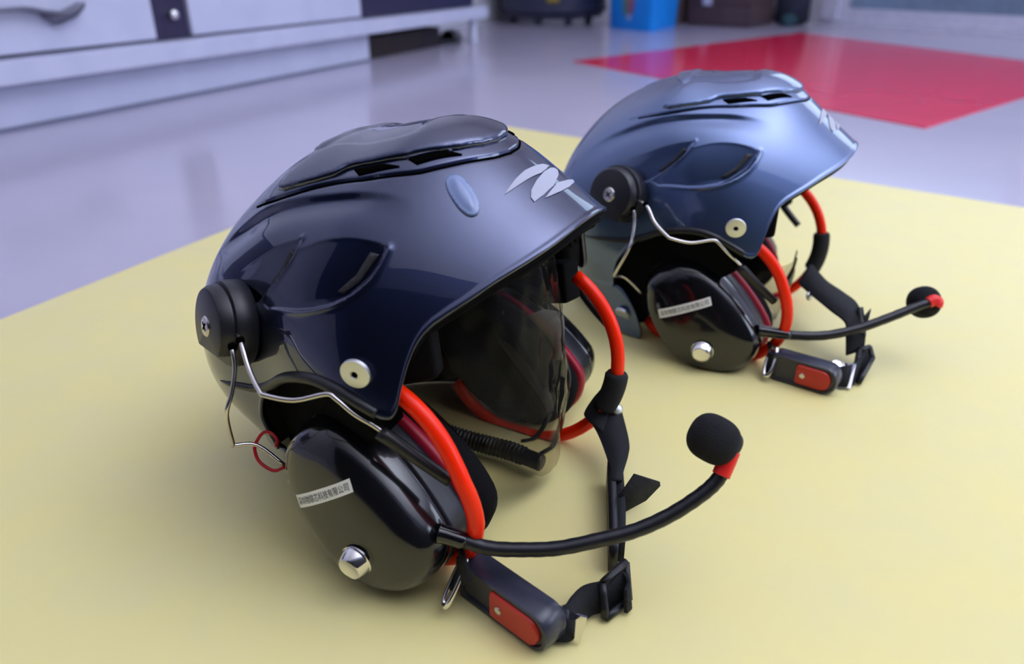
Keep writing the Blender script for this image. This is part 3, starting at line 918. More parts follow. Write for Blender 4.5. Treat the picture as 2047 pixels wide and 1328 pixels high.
    vb = np.interp(va, [-78, -60, -30, -8, 8, 20, 31], [-0.030, -0.050, -0.086, -0.112, -0.1145, -0.100, -0.074])
    v, f = [], []
    nz = 14
    for i, a in enumerate(va):
        for j in range(nz):
            zz = ztop + (min(vb[i], ztop - 0.01) - ztop) * j / (nz - 1)
            r = np.interp(zz, [-0.115, -0.06, 0.0, 0.045], [0.074, 0.083, 0.085, 0.080]) + 0.0012 * math.sin(a * 0.21 + zz * 60) + 0.0008 * math.sin(a * 0.43 - zz * 130)
            v.append((0.030 + r * math.cos(math.radians(a)), r * math.sin(math.radians(a)), zz))
    for i in range(len(va) - 1):
        for j in range(nz - 1):
            f.append((i * nz + j, i * nz + j + 1, (i + 1) * nz + j + 1, (i + 1) * nz + j))
    put('plastic_film', (v, f), M['visor'], label='clear crinkled plastic film')
    # ---- boom microphone
    b0 = np.array(D['boom'])
    Q = catmull(b0, 6)
    rad = np.full(len(Q), 0.0043) + 0.00012 * np.sin(np.arange(len(Q)) * 2.2)
    bm_ = put('mic_boom', tube_geo(Q, rad, 16), M['boom'])
    put('boom_boot', tube_geo(catmull(b0[:3], 6), np.linspace(0.0060, 0.0048, 13), 16), M['black'], bm_)
    put('boom_sleeve', tube_geo(catmull(D['boom_sleeve'], 6), 0.0053, 16), M['sleeve'], bm_, label='red sleeve')
    put('mic_neck', tube_geo(catmull(D['boom_elbow'], 6), 0.0034, 12), M['boom'], bm_)
    fd = np.array(D['foam_dir']); fd /= np.linalg.norm(fd)
    prof = []
    hl, rr = (0.0145, 0.0138) if not far else (0.0125, 0.0150)
    for t in np.linspace(-1, 1, 25):
        prof.append((max(0.0001, rr * (1 - abs(t) ** 2.6) ** (1 / 2.6)), hl * t))
    put('foam_windscreen', lathe_geo(D['foam'], fd, prof, 32), M['foam'], bm_)
    # ---- chin strap
    hp = []
    for a in np.radians([-8, -14, -20, -26, -32] if not far else [12, 4, -4, -12, -20]):
        zz = -0.0505 + 0.0755 * math.sin(a)
        hp.append((0.055 + 0.0785 * math.cos(a), 0.067 + 0.11 * (zz + 0.055), zz))
    strap = put('chin_strap', ribbon_geo(D['strap_left'], D['strap_right'], 0.0022), M['web'])
    put('strap_loop', tube_geo(catmull(hp, 4), [0.0074] + [0.0088] * 15 + [0.0074], 14), M['web'], strap)
    if not far:
        put('strap_lobe', ribbon_geo(D['lobe_left'], D['lobe_right'], 0.003, 4), M['web'], strap)
    put('snap', lathe_geo(D['snap'], (0.8, -0.5, 0.3), [(0.0046, 0), (0.0046, 0.001), (0.003, 0.0022), (0.0001, 0.0024)], 24), M['alu'], strap)

    def standing(P, w, lo_):
        P = np.array(P)
        up = np.array(Rn[2])
        return ribbon_geo(P + up * lo_, P + up * w, 0.0056, 5)
    put('strap_keeper', standing(D['keeper'], 0.019, -0.001), M['rubber'], strap)
    if D['keeper_back']:
        put('strap_end', standing(D['keeper_back'], 0.016, -0.001), M['web'], strap)
    put('strap_tail', ribbon_geo(D['tail_top'], D['tail_bottom'], 0.0016, 1), M['web'], strap)
    mb = MB()
    for a, b in D['tri_bars']:
        mb.add(*tube_geo(np.linspace(a, b, 4), 0.0026, 10))
    put('strap_slider', (mb.v, mb.f), M['rubber'], strap)
    put('strap_fold', ribbon_geo(D['loop_top'], D['loop_bottom'], 0.0022), M['web'], strap)
    put('strap_web', ribbon_geo(D['web_top'], D['web_bottom'], 0.0022), M['web'], strap)
    tg = np.array(D['tongue'])
    mb = MB()
    mb.add(*ribbon_geo([tg[0], tg[1], tg[2], tg[3]], [tg[7], tg[7] * 0.6 + tg[6] * 0.4, tg[6], tg[6] * 0.5 + tg[3] * 0.5], 0.0016, 3))
    mb.add(*prism_geo([tg[2], tg[3], tg[4], tg[5]], 0.0018))
    put('strap_tongue', (mb.v, mb.f), M['chrome'], strap, smooth=False)
    # quick-release buckle lying on its edge
    A, B = np.array(D['buckle_a']), np.array(D['buckle_b'])
    up = np.array(Rn[2])
    d = B - A
    d = d - up * (d @ up)
    ln = np.linalg.norm(d)
    d /= ln
    sd = np.cross(d, up)                     # horizontally across the buckle
    if sd @ np.array([0, -1, 0]) < 0:
        sd = -sd                             # towards the viewer's side (away from the head)
    C0 = (A + B) / 2
    hz = C0 @ up
    ground = -(bz + 0.0) - RAISE * Rn[2][2]
    C0 = C0 + up * ((ground + 0.0135) - C0 @ up)

    def stadium(half_l, half_h, n=10, taper=1.0):
        P = []
        for k in range(n + 1):
            t = -math.pi / 2 + math.pi * k / n
            P.append((half_l - half_h * 0.8 + half_h * 0.8 * math.cos(t), half_h * math.sin(t)))
        r2 = half_h * 0.25
        for k in range(5):
            t = math.pi / 2 + math.pi / 2 * k / 4
            P.append((-half_l + r2 + r2 * math.cos(t), (half_h - r2) * taper + r2 * math.sin(t)))
        for k in range(5):
            t = math.pi + math.pi / 2 * k / 4
            P.append((-half_l + r2 + r2 * math.cos(t), -(half_h - r2) * taper + r2 * math.sin(t)))
        return np.array(P)

    def loft(P, layers):
        v, f = [], []
        n = len(P)
        for sc_, o_ in layers:
            for q in P:
                v.append(C0 + d * (q[0] + (1 - sc_) * -q[0] * 0.35 if False else q[0] * (1 - (1 - sc_) * 0.4)) + up * q[1] * sc_ + sd * o_)
        for i in range(len(layers) - 1):
            for k in range(n):
                l = (k + 1) % n
                f.append((i * n + k, i * n + l, (i + 1) * n + l, (i + 1) * n + k))
        f.append(tuple(range(n)))
        f.append(tuple((len(layers) - 1) * n + k for k in range(n)))
        return v, f
    st_ = stadium(ln / 2 + 0.004, 0.0130)
    bk = put('buckle', loft(st_, [(0.90, -0.0095), (1.0, -0.0075), (1.0, 0.0070), (0.94, 0.0085), (0.80, 0.0085), (0.76, 0.0070)]), M['buckle'], angle=40)
    rb = stadium(ln * 0.30, 0.0094)
    C_old = C0
    C0 = C0 + d * ln * 0.17
    rbo = put('release_button', loft(rb, [(1.0, 0.0060), (1.0, 0.0090), (0.92, 0.0100), (0.80, 0.0102)]), M['red'], bk, label='red release button', angle=40)
    put('button_rivet', lathe_geo(C0 - d * ln * 0.18 + sd * 0.0100, sd, [(0.0026, 0), (0.0026, 0.0008), (0.0014, 0.0009), (0.0001, 0.0004)], 20), M['steel'], bk)
    C0 = C_old
    put('buckle_web', box_geo(C0 - d * (ln * 0.5) + sd * 0.001, d, up, sd, 0.010, 0.0105, 0.004, 0.001), M['web'], bk)
    # D ring between strap and guard
    p0, p1 = np.array(D['dring'][0]), np.array(D['dring'][1])
    c = (p0 + p1) / 2
    yy = (p0 - p1) / 2
    rl = np.linalg.norm(yy)
    xx = np.cross(d, yy / rl)
    P = [c + yy * math.cos(t) + (xx * 0.45 + d * 0.9) * 0.0045 * math.copysign(abs(math.sin(t)) ** 0.7, math.sin(t)) for t in np.linspace(0, 2 * math.pi, 40, endpoint=False)]
    put('d_ring', tube_geo(P, 0.0016, 10, True), M['chrome'])
    hoopfoot = np.array((0.118, -0.124, -0.085))
    put('ring_tab', ribbon_geo([hoopfoot + [-0.012, 0.004, 0.0], c + yy * 0.55], [hoopfoot + [-0.002, -0.004, -0.020], c - yy * 0.35], 0.003, 4), M['web'])
    # ---- loose wiring
    if D['red_wire']:
        put('wire_loop', tube_geo(catmull(D['red_wire'], 6), 0.0011, 8), M['redwire'], label='dark red wire loop')
    if D['cable']:
        put('cable', tube_geo(catmull(D['cable'], 6), 0.0021, 10), M['rubber'])
        put('film_fold', ribbon_geo(D['fold_left'], D['fold_right'], 0.0003), M['fold'], label='pale crumpled film fold')
        put('slate_stripe', ribbon_geo(D['stripe_left'], D['stripe_right'], 0.0012), M['stripe'], label='slate grey flat tape')  # flat slate grey stripe beside the cable
        put('cable', tube_geo(catmull(D['cable_thin'], 6), 0.0019, 10), M['rubber'])
    if D['coil']:
        Q = catmull(D['coil'], 24)
        r = 0.0070 + 0.0008 * np.sin(np.arange(len(Q)) * 2.0)
        r[-14:] = 0.0064
        put('coiled_cord', tube_geo(Q, r, 14), M['rubber'])
    if far:
        put('thin_wire', tube_geo(catmull(D['far_wire'], 6), 0.0013, 8), M['redwire'])
    return root


LETTERING = '\u6df1\u5733\u7269\u8054\u82af\u79d1\u6280\u6709\u9650\u516c\u53f8'
# ---------------------------------------------------------------- setting
M['floor'] = mat('glossy_floor_tile', srgb(176, 170, 190), 0.16, spec=0.6, noise=(3.0, srgb(182, 175, 193), 0.35, 0.7))
M['wall'] = mat('pale_wall_paint', srgb(205, 205, 215), 0.7, noise=(6, srgb(198, 198, 208), 0.4, 0.6))
M['wall_rear'] = mat('dark_rear_wall', srgb(24, 25, 32), 0.9, noise=(6, srgb(20, 21, 28), 0.4, 0.6))  # unseen rear wall, made dark for black reflections in the shells
M['ceiling'] = mat('white_ceiling_paint', srgb(235, 235, 240), 0.8, noise=(8, srgb(230, 230, 236), 0.4, 0.6))
M['white_frame'] = mat('white_door_frame', srgb(208, 208, 226), 0.35, noise=(20, srgb(200, 200, 220), 0.4, 0.6))
M['pane'] = clear_film('door_glass', (0.86, 0.90, 0.93, 1), 0.03, 0.02)
M['parapet'] = mat('grey_balcony_parapet', srgb(176, 182, 200), 0.8, noise=(14, srgb(160, 166, 184), 0.3, 0.7))
M['cab_white'] = mat('white_cabinet_lacquer', srgb(198, 200, 222), 0.30, spec=0.4, noise=(9, srgb(192, 195, 218), 0.4, 0.6))
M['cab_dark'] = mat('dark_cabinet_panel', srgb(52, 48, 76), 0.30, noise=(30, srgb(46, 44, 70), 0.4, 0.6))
M['strip'] = mat('grey_base_line', srgb(104, 108, 132), 0.5)
M['handle_grey'] = mat('grey_metal_handle', srgb(125, 125, 140), 0.35, 0.6)
M['yellow'] = mat('yellow_foam_sheet', srgb(225, 214, 150), 0.40, spec=0.5, noise=(16, srgb(229, 216, 143), 0.35, 0.7), bump=(60, 0.05, 0.002))
M['crimson'] = mat('crimson_foam_sheet', srgb(222, 6, 66), 0.16, spec=0.55, noise=(10, srgb(214, 5, 62), 0.4, 0.6))
M['bin'] = mat('blue_plastic', srgb(6, 136, 232), 0.4, noise=(6, srgb(8, 144, 240), 0.4, 0.6))
M['tub'] = mat('black_plastic', srgb(58, 62, 84), 0.42, noise=(20, srgb(52, 56, 78), 0.4, 0.6))
M['crate'] = mat('brown_board', srgb(86, 66, 72), 0.7, noise=(12, srgb(76, 58, 64), 0.3, 0.7))
M['card'] = mat('tan_cardboard', srgb(128, 104, 96), 0.8, noise=(15, srgb(118, 96, 90), 0.3, 0.7))
M['bag'] = mat('dark_cloth_bag', srgb(38, 44, 66), 0.8, noise=(25, srgb(28, 30, 44), 0.3, 0.7))
M['teal'] = mat('teal_cloth', srgb(40, 72, 84), 0.8)
M['shoe'] = mat('black_leather', srgb(24, 22, 30), 0.5)


def slab(name, pts, z0, z1, m, parent=None, kind=None, bev=0.0, **kw):
    """vertical-sided slab over a ground polygon"""
    n = len(pts)
    v = [(p[0], p[1], z0) for p in pts] + [(p[0], p[1], z1) for p in pts]
    f = [tuple(range(n))[::-1], tuple(range(n, 2 * n))]
    for i in range(n):
        j = (i + 1) % n
        f.append((i, j, j + n, i + n))
    o = obj(name, v, f, m, parent, smooth=False, kind=kind, **kw)
    if bev:
        b = o.modifiers.new('bevel', 'BEVEL')
        b.width = bev
        b.segments = 2
        b.limit_method = 'ANGLE'
    return o


FZ = -0.003
C1, C2, C3, C4, C5 = (-3.03, -1.40), (0.30, 6.16), (1.29, 5.80), (4.36, 1.87), (3.81, -1.40)
slab('floor', [C1, C5, C4, C3, C2], FZ - 0.1, FZ, M['floor'], kind='structure')
slab('ceiling', [C1, C5, C4, C3, C2], 2.6, 2.7, M['ceiling'], kind='structure')


def wall(name, a, b, m, z0=FZ, z1=2.6, th=0.12, parent=None):
    a, b = Vector((*a, 0)), Vector((*b, 0))
    d = (b - a).normalized()
    n = Vector((d.y, -d.x, 0))                # outwards for corners listed clockwise from above
    q = [a, b, b + n * -th, a + n * -th]
    return slab(name, [(t.x, t.y) for t in q], z0, z1, m, parent, 'structure' if parent is None else None)


wall('wall_left', C1, C2, M['wall'])
wall('wall_back', C2, C3, M['wall'])
wrr = wall('wall_rear', C5, C1, M['wall_rear'], FZ, 1.95)
M['rear_upper'] = mat('grey_rear_upper', srgb(96, 98, 114), 0.9, noise=(6, srgb(88, 90, 106), 0.4, 0.6))  # added grey upper part, softens the dark wall's edge in reflections
wall('wall_panel', C5, C1, M['rear_upper'], 1.95, 2.6, parent=wrr)


def along(s, z=0.0, off=0.0):
    q = DOOR_P + DOOR_U * s + DOOR_N * off
    return Vector((q.x, q.y, z))


def seg_wall(name, s0, s1, z0, z1, m, parent=None, o0=-0.12, o1=0.0, kind=None):
    q = [along(s0, 0, o1), along(s1, 0, o1), along(s1, 0, o0), along(s0, 0, o0)]
    return slab(name, [(t.x, t.y) for t in q], z0, z1, m, parent, kind)


# door wall with its sliding balcony door
wd = seg_wall('wall_door', -0.99, 0.0, FZ, 2.6, M['wall'], kind='structure')
seg_wall('wall_panel', 2.6, 4.0, FZ, 2.6, M['wall'], wd)
seg_wall('wall_panel', 0.0, 2.6, 2.3, 2.6, M['wall'], wd)
door = seg_wall('door_1', 0.0, 2.6, FZ, 0.035, M['white_frame'], None, -0.10, 0.012, 'structure')
seg_wall('door_frame', 0.0, 0.10, 0.0, 2.3, M['white_frame'], door, -0.10, 0.012)
seg_wall('door_frame', 2.5, 2.6, 0.0, 2.3, M['white_frame'], door, -0.10, 0.012)
seg_wall('door_frame', 0.10, 2.5, 2.22, 2.3, M['white_frame'], door, -0.10, 0.012)
for (s0, s1, o) in ((0.10, 1.36, -0.03), (1.26, 2.5, -0.07)):
    seg_wall('sash_rail', s0, s1, 0.035, 0.093, M['white_frame'], door, o - 0.016, o + 0.016)
    seg_wall('sash_rail', s0, s1, 2.16, 2.22, M['white_frame'], door, o - 0.016, o + 0.016)
    seg_wall('sash_stile', s0, s0 + 0.055, 0.093, 2.16, M['white_frame'], door, o - 0.016, o + 0.016)
    seg_wall('sash_stile', s1 - 0.055, s1, 0.093, 2.16, M['white_frame'], door, o - 0.016, o + 0.016)
    seg_wall('pane', s0 + 0.055, s1 - 0.055, 0.093, 2.16, M['pane'], door, o - 0.003, o + 0.003)
# balcony beyond the glass
seg_wall('balcony_slab', -0.6, 3.4, -0.12, FZ - 0.002, M['parapet'], None, -1.1, -0.125, 'structure')
seg_wall('parapet_wall', -0.6, 3.4, FZ, 0.98, M['parapet'], None, -1.22, -1.1, 'structure')

# right-hand wall with a wide window added out of view for fill light
a, b = Vector((*C5, 0)), Vector((*C4, 0))
wu = (b - a).normalized()
wn = Vector((wu.y, -wu.x, 0))
wl = (b - a).length


def rseg(name, s0, s1, z0, z1, m, parent=None, o0=0.0, o1=0.12, kind=None):
    q = [a + wu * s0 + wn * o0, a + wu * s1 + wn * o0, a + wu * s1 + wn * o1, a + wu * s0 + wn * o1]
    return slab(name, [(t.x, t.y) for t in q], z0, z1, m, parent, kind)


wr = rseg('wall_right', 0, 0.3, FZ, 2.6, M['wall'], kind='structure')
rseg('wall_panel', 3.1, wl, FZ, 2.6, M['wall'], wr)
rseg('wall_panel', 0.3, 3.1, FZ, 0.9, M['wall'], wr)
rseg('wall_panel', 0.3, 3.1, 2.3, 2.6, M['wall'], wr)
wf = rseg('added_window_1', 0.3, 3.1, 0.9, 0.96, M['white_frame'], None, 0.02, 0.10, 'structure')
rseg('added_window_frame', 0.3, 3.1, 2.24, 2.3, M['white_frame'], wf, 0.02, 0.10)
for s0 in (0.3, 1.67, 3.04):
    rseg('added_window_frame', s0, s0 + 0.06, 0.96, 2.24, M['white_frame'], wf, 0.02, 0.10)
for s0, s1 in ((0.36, 1.67), (1.73, 3.04)):
    rseg('pane', s0, s1, 0.96, 2.24, M['pane'], wf, 0.055, 0.061)

# added unseen uplighter for ceiling bounce (its light is the area lamp in its bowl)
M['helper_lamp'] = mat('helper_lamp_enamel', srgb(236, 236, 240), 0.4)
helper_lamp = thing('added_uplighter', 'added uplighter with a white bowl shade, unseen, brightens the ceiling', 'helper_lamp', (1.75, 0.35, FZ))
for nm, pr in (('base', [(0.14, 0), (0.14, 0.012), (0.02, 0.03)]), ('pole', [(0.012, 0.025), (0.012, 0.84)]), ('bowl_shade', [(0.03, 0.82), (0.12, 0.85), (0.20, 0.92), (0.235, 1.00), (0.228, 1.00), (0.19, 0.93), (0.10, 0.87)])):
    v, f = lathe_geo((0, 0, 0), (0, 0, 1), pr, 40)
    obj(nm, v, f, M['helper_lamp'], helper_lamp, angle=40)

# ---------------------------------------------------------------- play mats
def mat_sheet(name, pts, m, label, cat):
    o = slab(name, pts, FZ, 0.0, m, bev=0.0008)
    return tag(o, label, cat)


mat_sheet('foam_mat', [(-1.02, -0.27), (0.50, -0.93), (1.42, 0.66), (-0.047, 1.825)], M['yellow'], 'large pale yellow foam sheet on the floor under both helmets', 'mat')
mat_sheet('foam_mat', [(0.234, 3.079), (0.958, 1.784), (2.09, 2.79), (1.553, 4.37)], M['crimson'], 'crimson foam sheet on the floor behind the grey-blue helmet', 'mat')

# ---------------------------------------------------------------- low white cabinet at the left
CA = Vector((-1.144, 1.766, 0))
CU = Vector((0.4026, 0.9154, 0))
CN = Vector((0.9154, -0.4026, 0))
cab = thing('tv_cabinet', 'long low white cabinet with dark panels standing along the left wall', 'cabinet', CA)


def cpart(name, s0, s1, o0, o1, z0, z1, m, parent=cab, bev=0.002, **kw):
    q = [CU * s0 + CN * o0, CU * s1 + CN * o0, CU * s1 + CN * o1, CU * s0 + CN * o1]
    return slab(name, [(t.x, t.y) for t in q], z0, z1, m, parent, bev=bev, **kw)


cpart('plinth', -1.3, 1.47, -0.34, 0.0, FZ, 0.100, M['cab_white'])
cpart('base_strip', -1.3, 1.472, -0.004, 0.004, FZ, 0.005, M['strip'], bev=0.0)  # thin grey line along the foot of the plinth
cpart('shade_panel', 1.47, 2.42, -0.335, -0.325, FZ, 0.100, M['cab_dark'])  # dark sheet standing in for the shade under the open end
cpart('bottom_board', -1.35, 2.44, -0.36, 0.05, 0.100, 0.150, M['cab_white'])
cpart('carcass', -1.33, 2.40, -0.36, -0.02, 0.150, 0.46, M['cab_dark'])
cpart('top_board', -1.35, 2.44, -0.36, 0.03, 0.46, 0.49, M['cab_white'])
d1 = cpart('drawer_front', -0.75, 0.460, -0.02, 0.0, 0.157, 0.44, M['cab_white'])
cpart('drawer_front', 0.590, 1.435, -0.02, 0.0, 0.157, 0.44, M['cab_white'])
cpart('dark_panel', 0.466, 0.584, -0.02, -0.006, 0.153, 0.44, M['cab_dark'])
cpart('dark_panel', 1.441, 2.39, -0.02, -0.006, 0.153, 0.44, M['cab_dark'])
q = CU * 0.525 + CN * -0.006 + Vector((0, 0, 0.215))
v, f = lathe_geo(tuple(q), tuple(CN), [(0.010, 0), (0.008, 0.006), (0.013, 0.012), (0.014, 0.018), (0.009, 0.023), (0.0001, 0.024)], 24)
obj('knob', v, f, M['chrome'], cab)
q = CU * 2.33 + CN * 0.02
v, f = lathe_geo((q.x, q.y, FZ), (0, 0, 1), [(0.026, 0), (0.026, 0.006), (0.020, 0.010), (0.018, 0.09), (0.022, 0.1035)], 20)
obj('leg', v, f, M['cab_white'], cab)
# curved pull on the left drawer
mb = MB()
path = [(-0.10, 0.245), (0.0, 0.247), (0.08, 0.249), (0.14, 0.238), (0.19, 0.236), (0.235, 0.252)]
L = [CU * s + CN * 0.006 + Vector((0, 0, z)) for s, z in path]
R = [CU * s + CN * (0.034) + Vector((0, 0, z + 0.004)) for s, z in path]
mb.add(*ribbon_geo([tuple(t) for t in L], [tuple(t) for t in R], 0.007, 6))
blade = [(0.125, 0.240), (0.150, 0.222), (0.165, 0.212), (0.215, 0.226), (0.243, 0.246), (0.240, 0.258), (0.225, 0.252), (0.185, 0.240)]
mb.add(*prism_geo([tuple(CU * s + CN * 0.012 + Vector((0, 0, z))) for s, z in blade], 0.018))
obj('drawer_handle', mb.v, mb.f, M['handle_grey'], cab)

# ---------------------------------------------------------------- things along the back
# blue bin: tapered four-sided tub with a rolled rim
bin_o = thing('storage_bin', 'bright blue square plastic bin with a colourful print', 'bin', (0.768, 4.78, FZ))


def taper_box(cx, fx, fy, h, grow, t):
    """open tapered box: outer and inner walls, floor and rim; fx, fy half axes as vectors"""
    fx, fy = Vector(fx), Vector(fy)
    v, f = [], []
    for (k, z, ins) in ((1, 0, 0), (1 + grow, h, 0), (1 + grow + 0.05, h, 0), (1 + grow + 0.05, h + 0.012, 0), (1 + grow - t, h + 0.012, 0), (1 - t, 0.012, 0)):
        ring = []
        for sx, sy in ((1, 1), (-1, 1), (-1, -1), (1, -1)):
            for da in (-1, 0, 1):
                r = 0.16
                ex, ey = sx, sy
                if da == -1:
                    ex, ey = (sx * (1 - r), sy) if sx * sy < 0 else (sx, sy * (1 - r))
                if da == 1:
                    ex, ey = (sx, sy * (1 - r)) if sx * sy < 0 else (sx * (1 - r), sy)
                if da == 0:
                    ex, ey = sx * (1 - r * 0.3), sy * (1 - r * 0.3)
                q = fx * ex * k + fy * ey * k
                ring.append((q.x, q.y, z))
        v += ring
    n = 12
    for i in range(5):
        for k in range(n):
            l = (k + 1) % n
            f.append((i * n + k, i * n + l, (i + 1) * n + l, (i + 1) * n + k))
    f.append(tuple(range(n))[::-1])
    f.append(tuple(5 * n + k for k in range(n)))
    return v, f


e1 = (Vector((0.546, 4.822, 0)) - Vector((0.738, 4.50, 0))) * 0.5
e2 = (Vector((1.004, 4.98, 0)) - Vector((0.738, 4.50, 0))) * 0.42
v, f = taper_box(0, e1, e2, 0.34, 0.07, 0.06)
obj('tub', v, f, M['bin'], bin_o, angle=40)
nrm = Vector((-e2.x, -e2.y, 0)).normalized()
for j, (dx, z0, w, h, colr) in enumerate([(0.035, 0.145, 0.028, 0.075, (70, 132, 130)), (-0.01, 0.15, 0.032, 0.075, (150, 96, 128)), (0.015, 0.19, 0.022, 0.05, (150, 130, 110)), (0.0, 0.070, 0.018, 0.018, (170, 190, 235))]):
    c0 = -e2 * (1.0 + 0.07 * z0 / 0.34) + e1.normalized() * dx
    mm = mat('print_colour', srgb(*colr), 0.5)
    P = [tuple(Vector((c0.x, c0.y, z0)) + nrm * 0.0035 + e1.normalized() * (w * math.cos(t)) + Vector((0, 0, h * math.sin(t)))) for t in np.linspace(0, 2 * math.pi, 12, endpoint=False)]
    v, f = prism_geo(P, 0.002)
    obj('print_patch', v, f, mm, bin_o, smooth=False)

# dark round tub with a rim and little feet
tubo = thing('wash_tub', 'black round plastic tub on small feet between cabinet and blue bin', 'tub', (0.26, 5.16, FZ))
v, f = lathe_geo((0, 0, 0.03), (0, 0, 1), [(0.22, 0), (0.30, 0.01), (0.325, 0.045), (0.335, 0.05), (0.34, 0.062), (0.335, 0.070), (0.325, 0.072), (0.33, 0.24), (0.36, 0.25), (0.36, 0.27), (0.32, 0.27), (0.29, 0.05), (0.1, 0.04)], 48)
obj('basin', v, f, M['tub'], tubo, angle=40)
for t in (-1.25, -2.0, 0.4, 1.9, 3.0):
    v, f = box_geo((0.25 * math.cos(t), 0.25 * math.sin(t), 0.016), (1, 0, 0), (0, 1, 0), (0, 0, 1), 0.022, 0.022, 0.016, 0.004)
    obj('foot', v, f, M['tub'], tubo)
v, f = box_geo((-0.02, -0.325, 0.15), (1, 0, 0), (0, 1, 0), (0, 0, 1), 0.035, 0.006, 0.02, 0.002)
obj('label_patch', v, f, mat('yellow_label', srgb(150, 130, 40), 0.6), tubo)

# brown crate made of boards
cr = thing('crate', 'dark brown board crate with a small white tag', 'crate', (1.33, 4.98, FZ))
ux = Vector((0.47, -0.36, 0)).normalized()
uy = Vector((-ux.y, ux.x, 0))
for k in range(3):
    for (c, dx, dy) in ((uy * -0.17, 0.20, 0.008), (uy * 0.17, 0.20, 0.008)):
        v, f = box_geo((c.x, c.y, 0.062 + 0.112 * k), tuple(ux), tuple(uy), (0, 0, 1), dx, dy, 0.054, 0.003)
        obj('board', v, f, M['crate'], cr)
    for sx in (-1, 1):
        c = ux * (0.192 * sx)
        v, f = box_geo((c.x, c.y, 0.062 + 0.112 * k), tuple(uy), tuple(ux), (0, 0, 1), 0.162, 0.008, 0.054, 0.003)
        obj('board', v, f, M['crate'], cr)
v, f = box_geo((0, 0, 0.012), tuple(ux), tuple(uy), (0, 0, 1), 0.185, 0.162, 0.006)
obj('bottom', v, f, M['crate'], cr)
c = ux * -0.08 + uy * -0.181
v, f = box_geo((c.x, c.y, 0.135), tuple(ux), tuple(uy), (0, 0, 1), 0.028, 0.003, 0.022, 0.001)
obj('tag', v, f, M['cab_white'], cr)
# tan carton between bin and crate
ct = thing('carton', 'tan cardboard carton squeezed between blue bin and brown crate', 'box', (1.075, 5.20, FZ))
v, f = box_geo((0, 0, 0.11), tuple(ux), tuple(uy), (0, 0, 1), 0.06, 0.12, 0.11, 0.003)
obj('carton_body', v, f, M['card'], ct)
v, f = box_geo((0, 0, 0.225), tuple(ux), tuple(uy), (0, 0, 1), 0.062, 0.058, 0.003)
obj('flap', v, f, M['card'], ct)
# dark bag and black boot beside the door
bagb = thing('cloth_bag', 'dark blue cloth bag slumped between brown crate and door', 'bag', (1.70, 4.98, FZ))
v, f = lathe_geo((0, 0, 0), (0, 0, 1), [(0.07, 0), (0.10, 0.02), (0.11, 0.10), (0.10, 0.2), (0.07, 0.28), (0.05, 0.31), (0.055, 0.33)], 20)
v = [(q[0] * (1 + 0.08 * math.sin(5 * q[2] * 9)), q[1] * 0.8, q[2]) for q in v]
obj('bag_body', v, f, M['bag'], bagb)
v, f = lathe_geo((-0.05, -0.105, 0.0), (0, 0, 1), [(0.04, 0), (0.05, 0.02), (0.045, 0.05), (0.02, 0.065)], 16)
obj('bag_corner', v, f, M['teal'], bagb)
v, f = tube_geo(catmull([(-0.04, 0, 0.32), (-0.03, 0, 0.42), (0.03, 0, 0.42), (0.04, 0, 0.32)], 6), 0.008, 8)
obj('bag_strap', v, f, M['bag'], bagb)
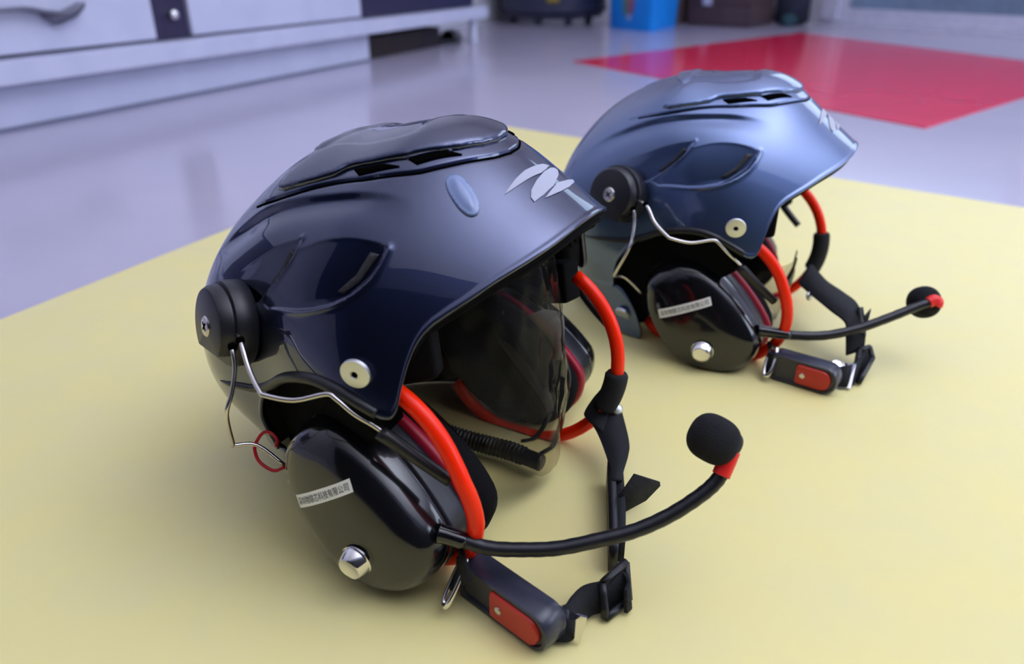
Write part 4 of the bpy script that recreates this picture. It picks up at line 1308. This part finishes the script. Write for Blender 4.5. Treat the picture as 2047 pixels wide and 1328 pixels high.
# dark tray added as shade under the open end of the cabinet, and a grey slipper next to it
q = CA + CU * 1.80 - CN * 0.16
ty = thing('shade_tray', 'dark brown low tray added to deepen the shade under the open end of the white cabinet', 'tray', (q.x, q.y, FZ))
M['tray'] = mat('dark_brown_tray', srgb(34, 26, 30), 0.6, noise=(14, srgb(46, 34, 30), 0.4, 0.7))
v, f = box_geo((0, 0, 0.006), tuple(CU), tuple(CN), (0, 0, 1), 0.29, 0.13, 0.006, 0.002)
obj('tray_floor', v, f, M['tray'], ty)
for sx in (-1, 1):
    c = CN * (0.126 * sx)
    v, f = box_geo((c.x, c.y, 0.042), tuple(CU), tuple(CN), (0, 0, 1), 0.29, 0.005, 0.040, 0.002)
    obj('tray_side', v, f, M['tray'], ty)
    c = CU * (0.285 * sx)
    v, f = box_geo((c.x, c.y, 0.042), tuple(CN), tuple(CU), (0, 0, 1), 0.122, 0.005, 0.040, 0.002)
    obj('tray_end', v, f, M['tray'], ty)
q = CA + CU * 2.22 - CN * 0.06
tr = thing('slipper', 'grey slipper on the floor between cabinet leg and dark tray', 'shoe', (q.x, q.y, FZ))
U3 = np.array([CU.x, CU.y, 0.0])
V3 = np.array([CN.x, CN.y, 0.0])
M['felt'] = mat('grey_felt', srgb(96, 92, 98), 0.8, noise=(60, srgb(86, 82, 90), 0.4, 0.6))
v, f = [], []
n = 28
for (z, k) in ((0, 0.95), (0.004, 1.0), (0.016, 1.0), (0.019, 0.95)):
    for i in range(n):
        t = 2 * math.pi * i / n
        x, y = math.cos(t), math.sin(t)
        w = 0.038 + 0.008 * x
        v.append(U3 * 0.115 * x * k + V3 * w * y * k + np.array([0, 0, z]))
for j in range(3):
    for i in range(n):
        l = (i + 1) % n
        f.append((j * n + i, j * n + l, (j + 1) * n + l, (j + 1) * n + i))
f += [tuple(range(n))[::-1], tuple(3 * n + i for i in range(n))]
obj('sole', v, f, M['shoe'], tr)
v, f = [], []
for j in range(7):
    x = 0.0 + 0.108 * j / 6
    h = 0.052 * math.sqrt(max(0.02, 1 - (j / 6.2) ** 2)) * (0.8 + 0.2 * j / 6)
    w = 0.044 * math.sqrt(max(0.05, 1 - (j / 6.4) ** 3))
    for i in range(9):
        t = math.pi * i / 8
        v.append(U3 * x + V3 * w * math.cos(t) + np.array([0, 0, 0.016 + h * math.sin(t)]))
for j in range(6):
    for i in range(8):
        f.append((j * 9 + i, j * 9 + i + 1, (j + 1) * 9 + i + 1, (j + 1) * 9 + i))
up_ = obj('upper', v, f, M['felt'], tr)
sm = up_.modifiers.new('thick', 'SOLIDIFY')
sm.thickness = 0.003

# ---------------------------------------------------------------- the two helmets
build_helmet(POSE_FAR, 'gunmetal blue-grey open-face helmet with headset, standing further back', M['paint_grey'], FAR, True)
build_helmet(POSE_NEAR, 'glossy black open-face helmet with headset and orange hoop, nearest on the yellow sheet', M['paint_black'], NEAR, False)
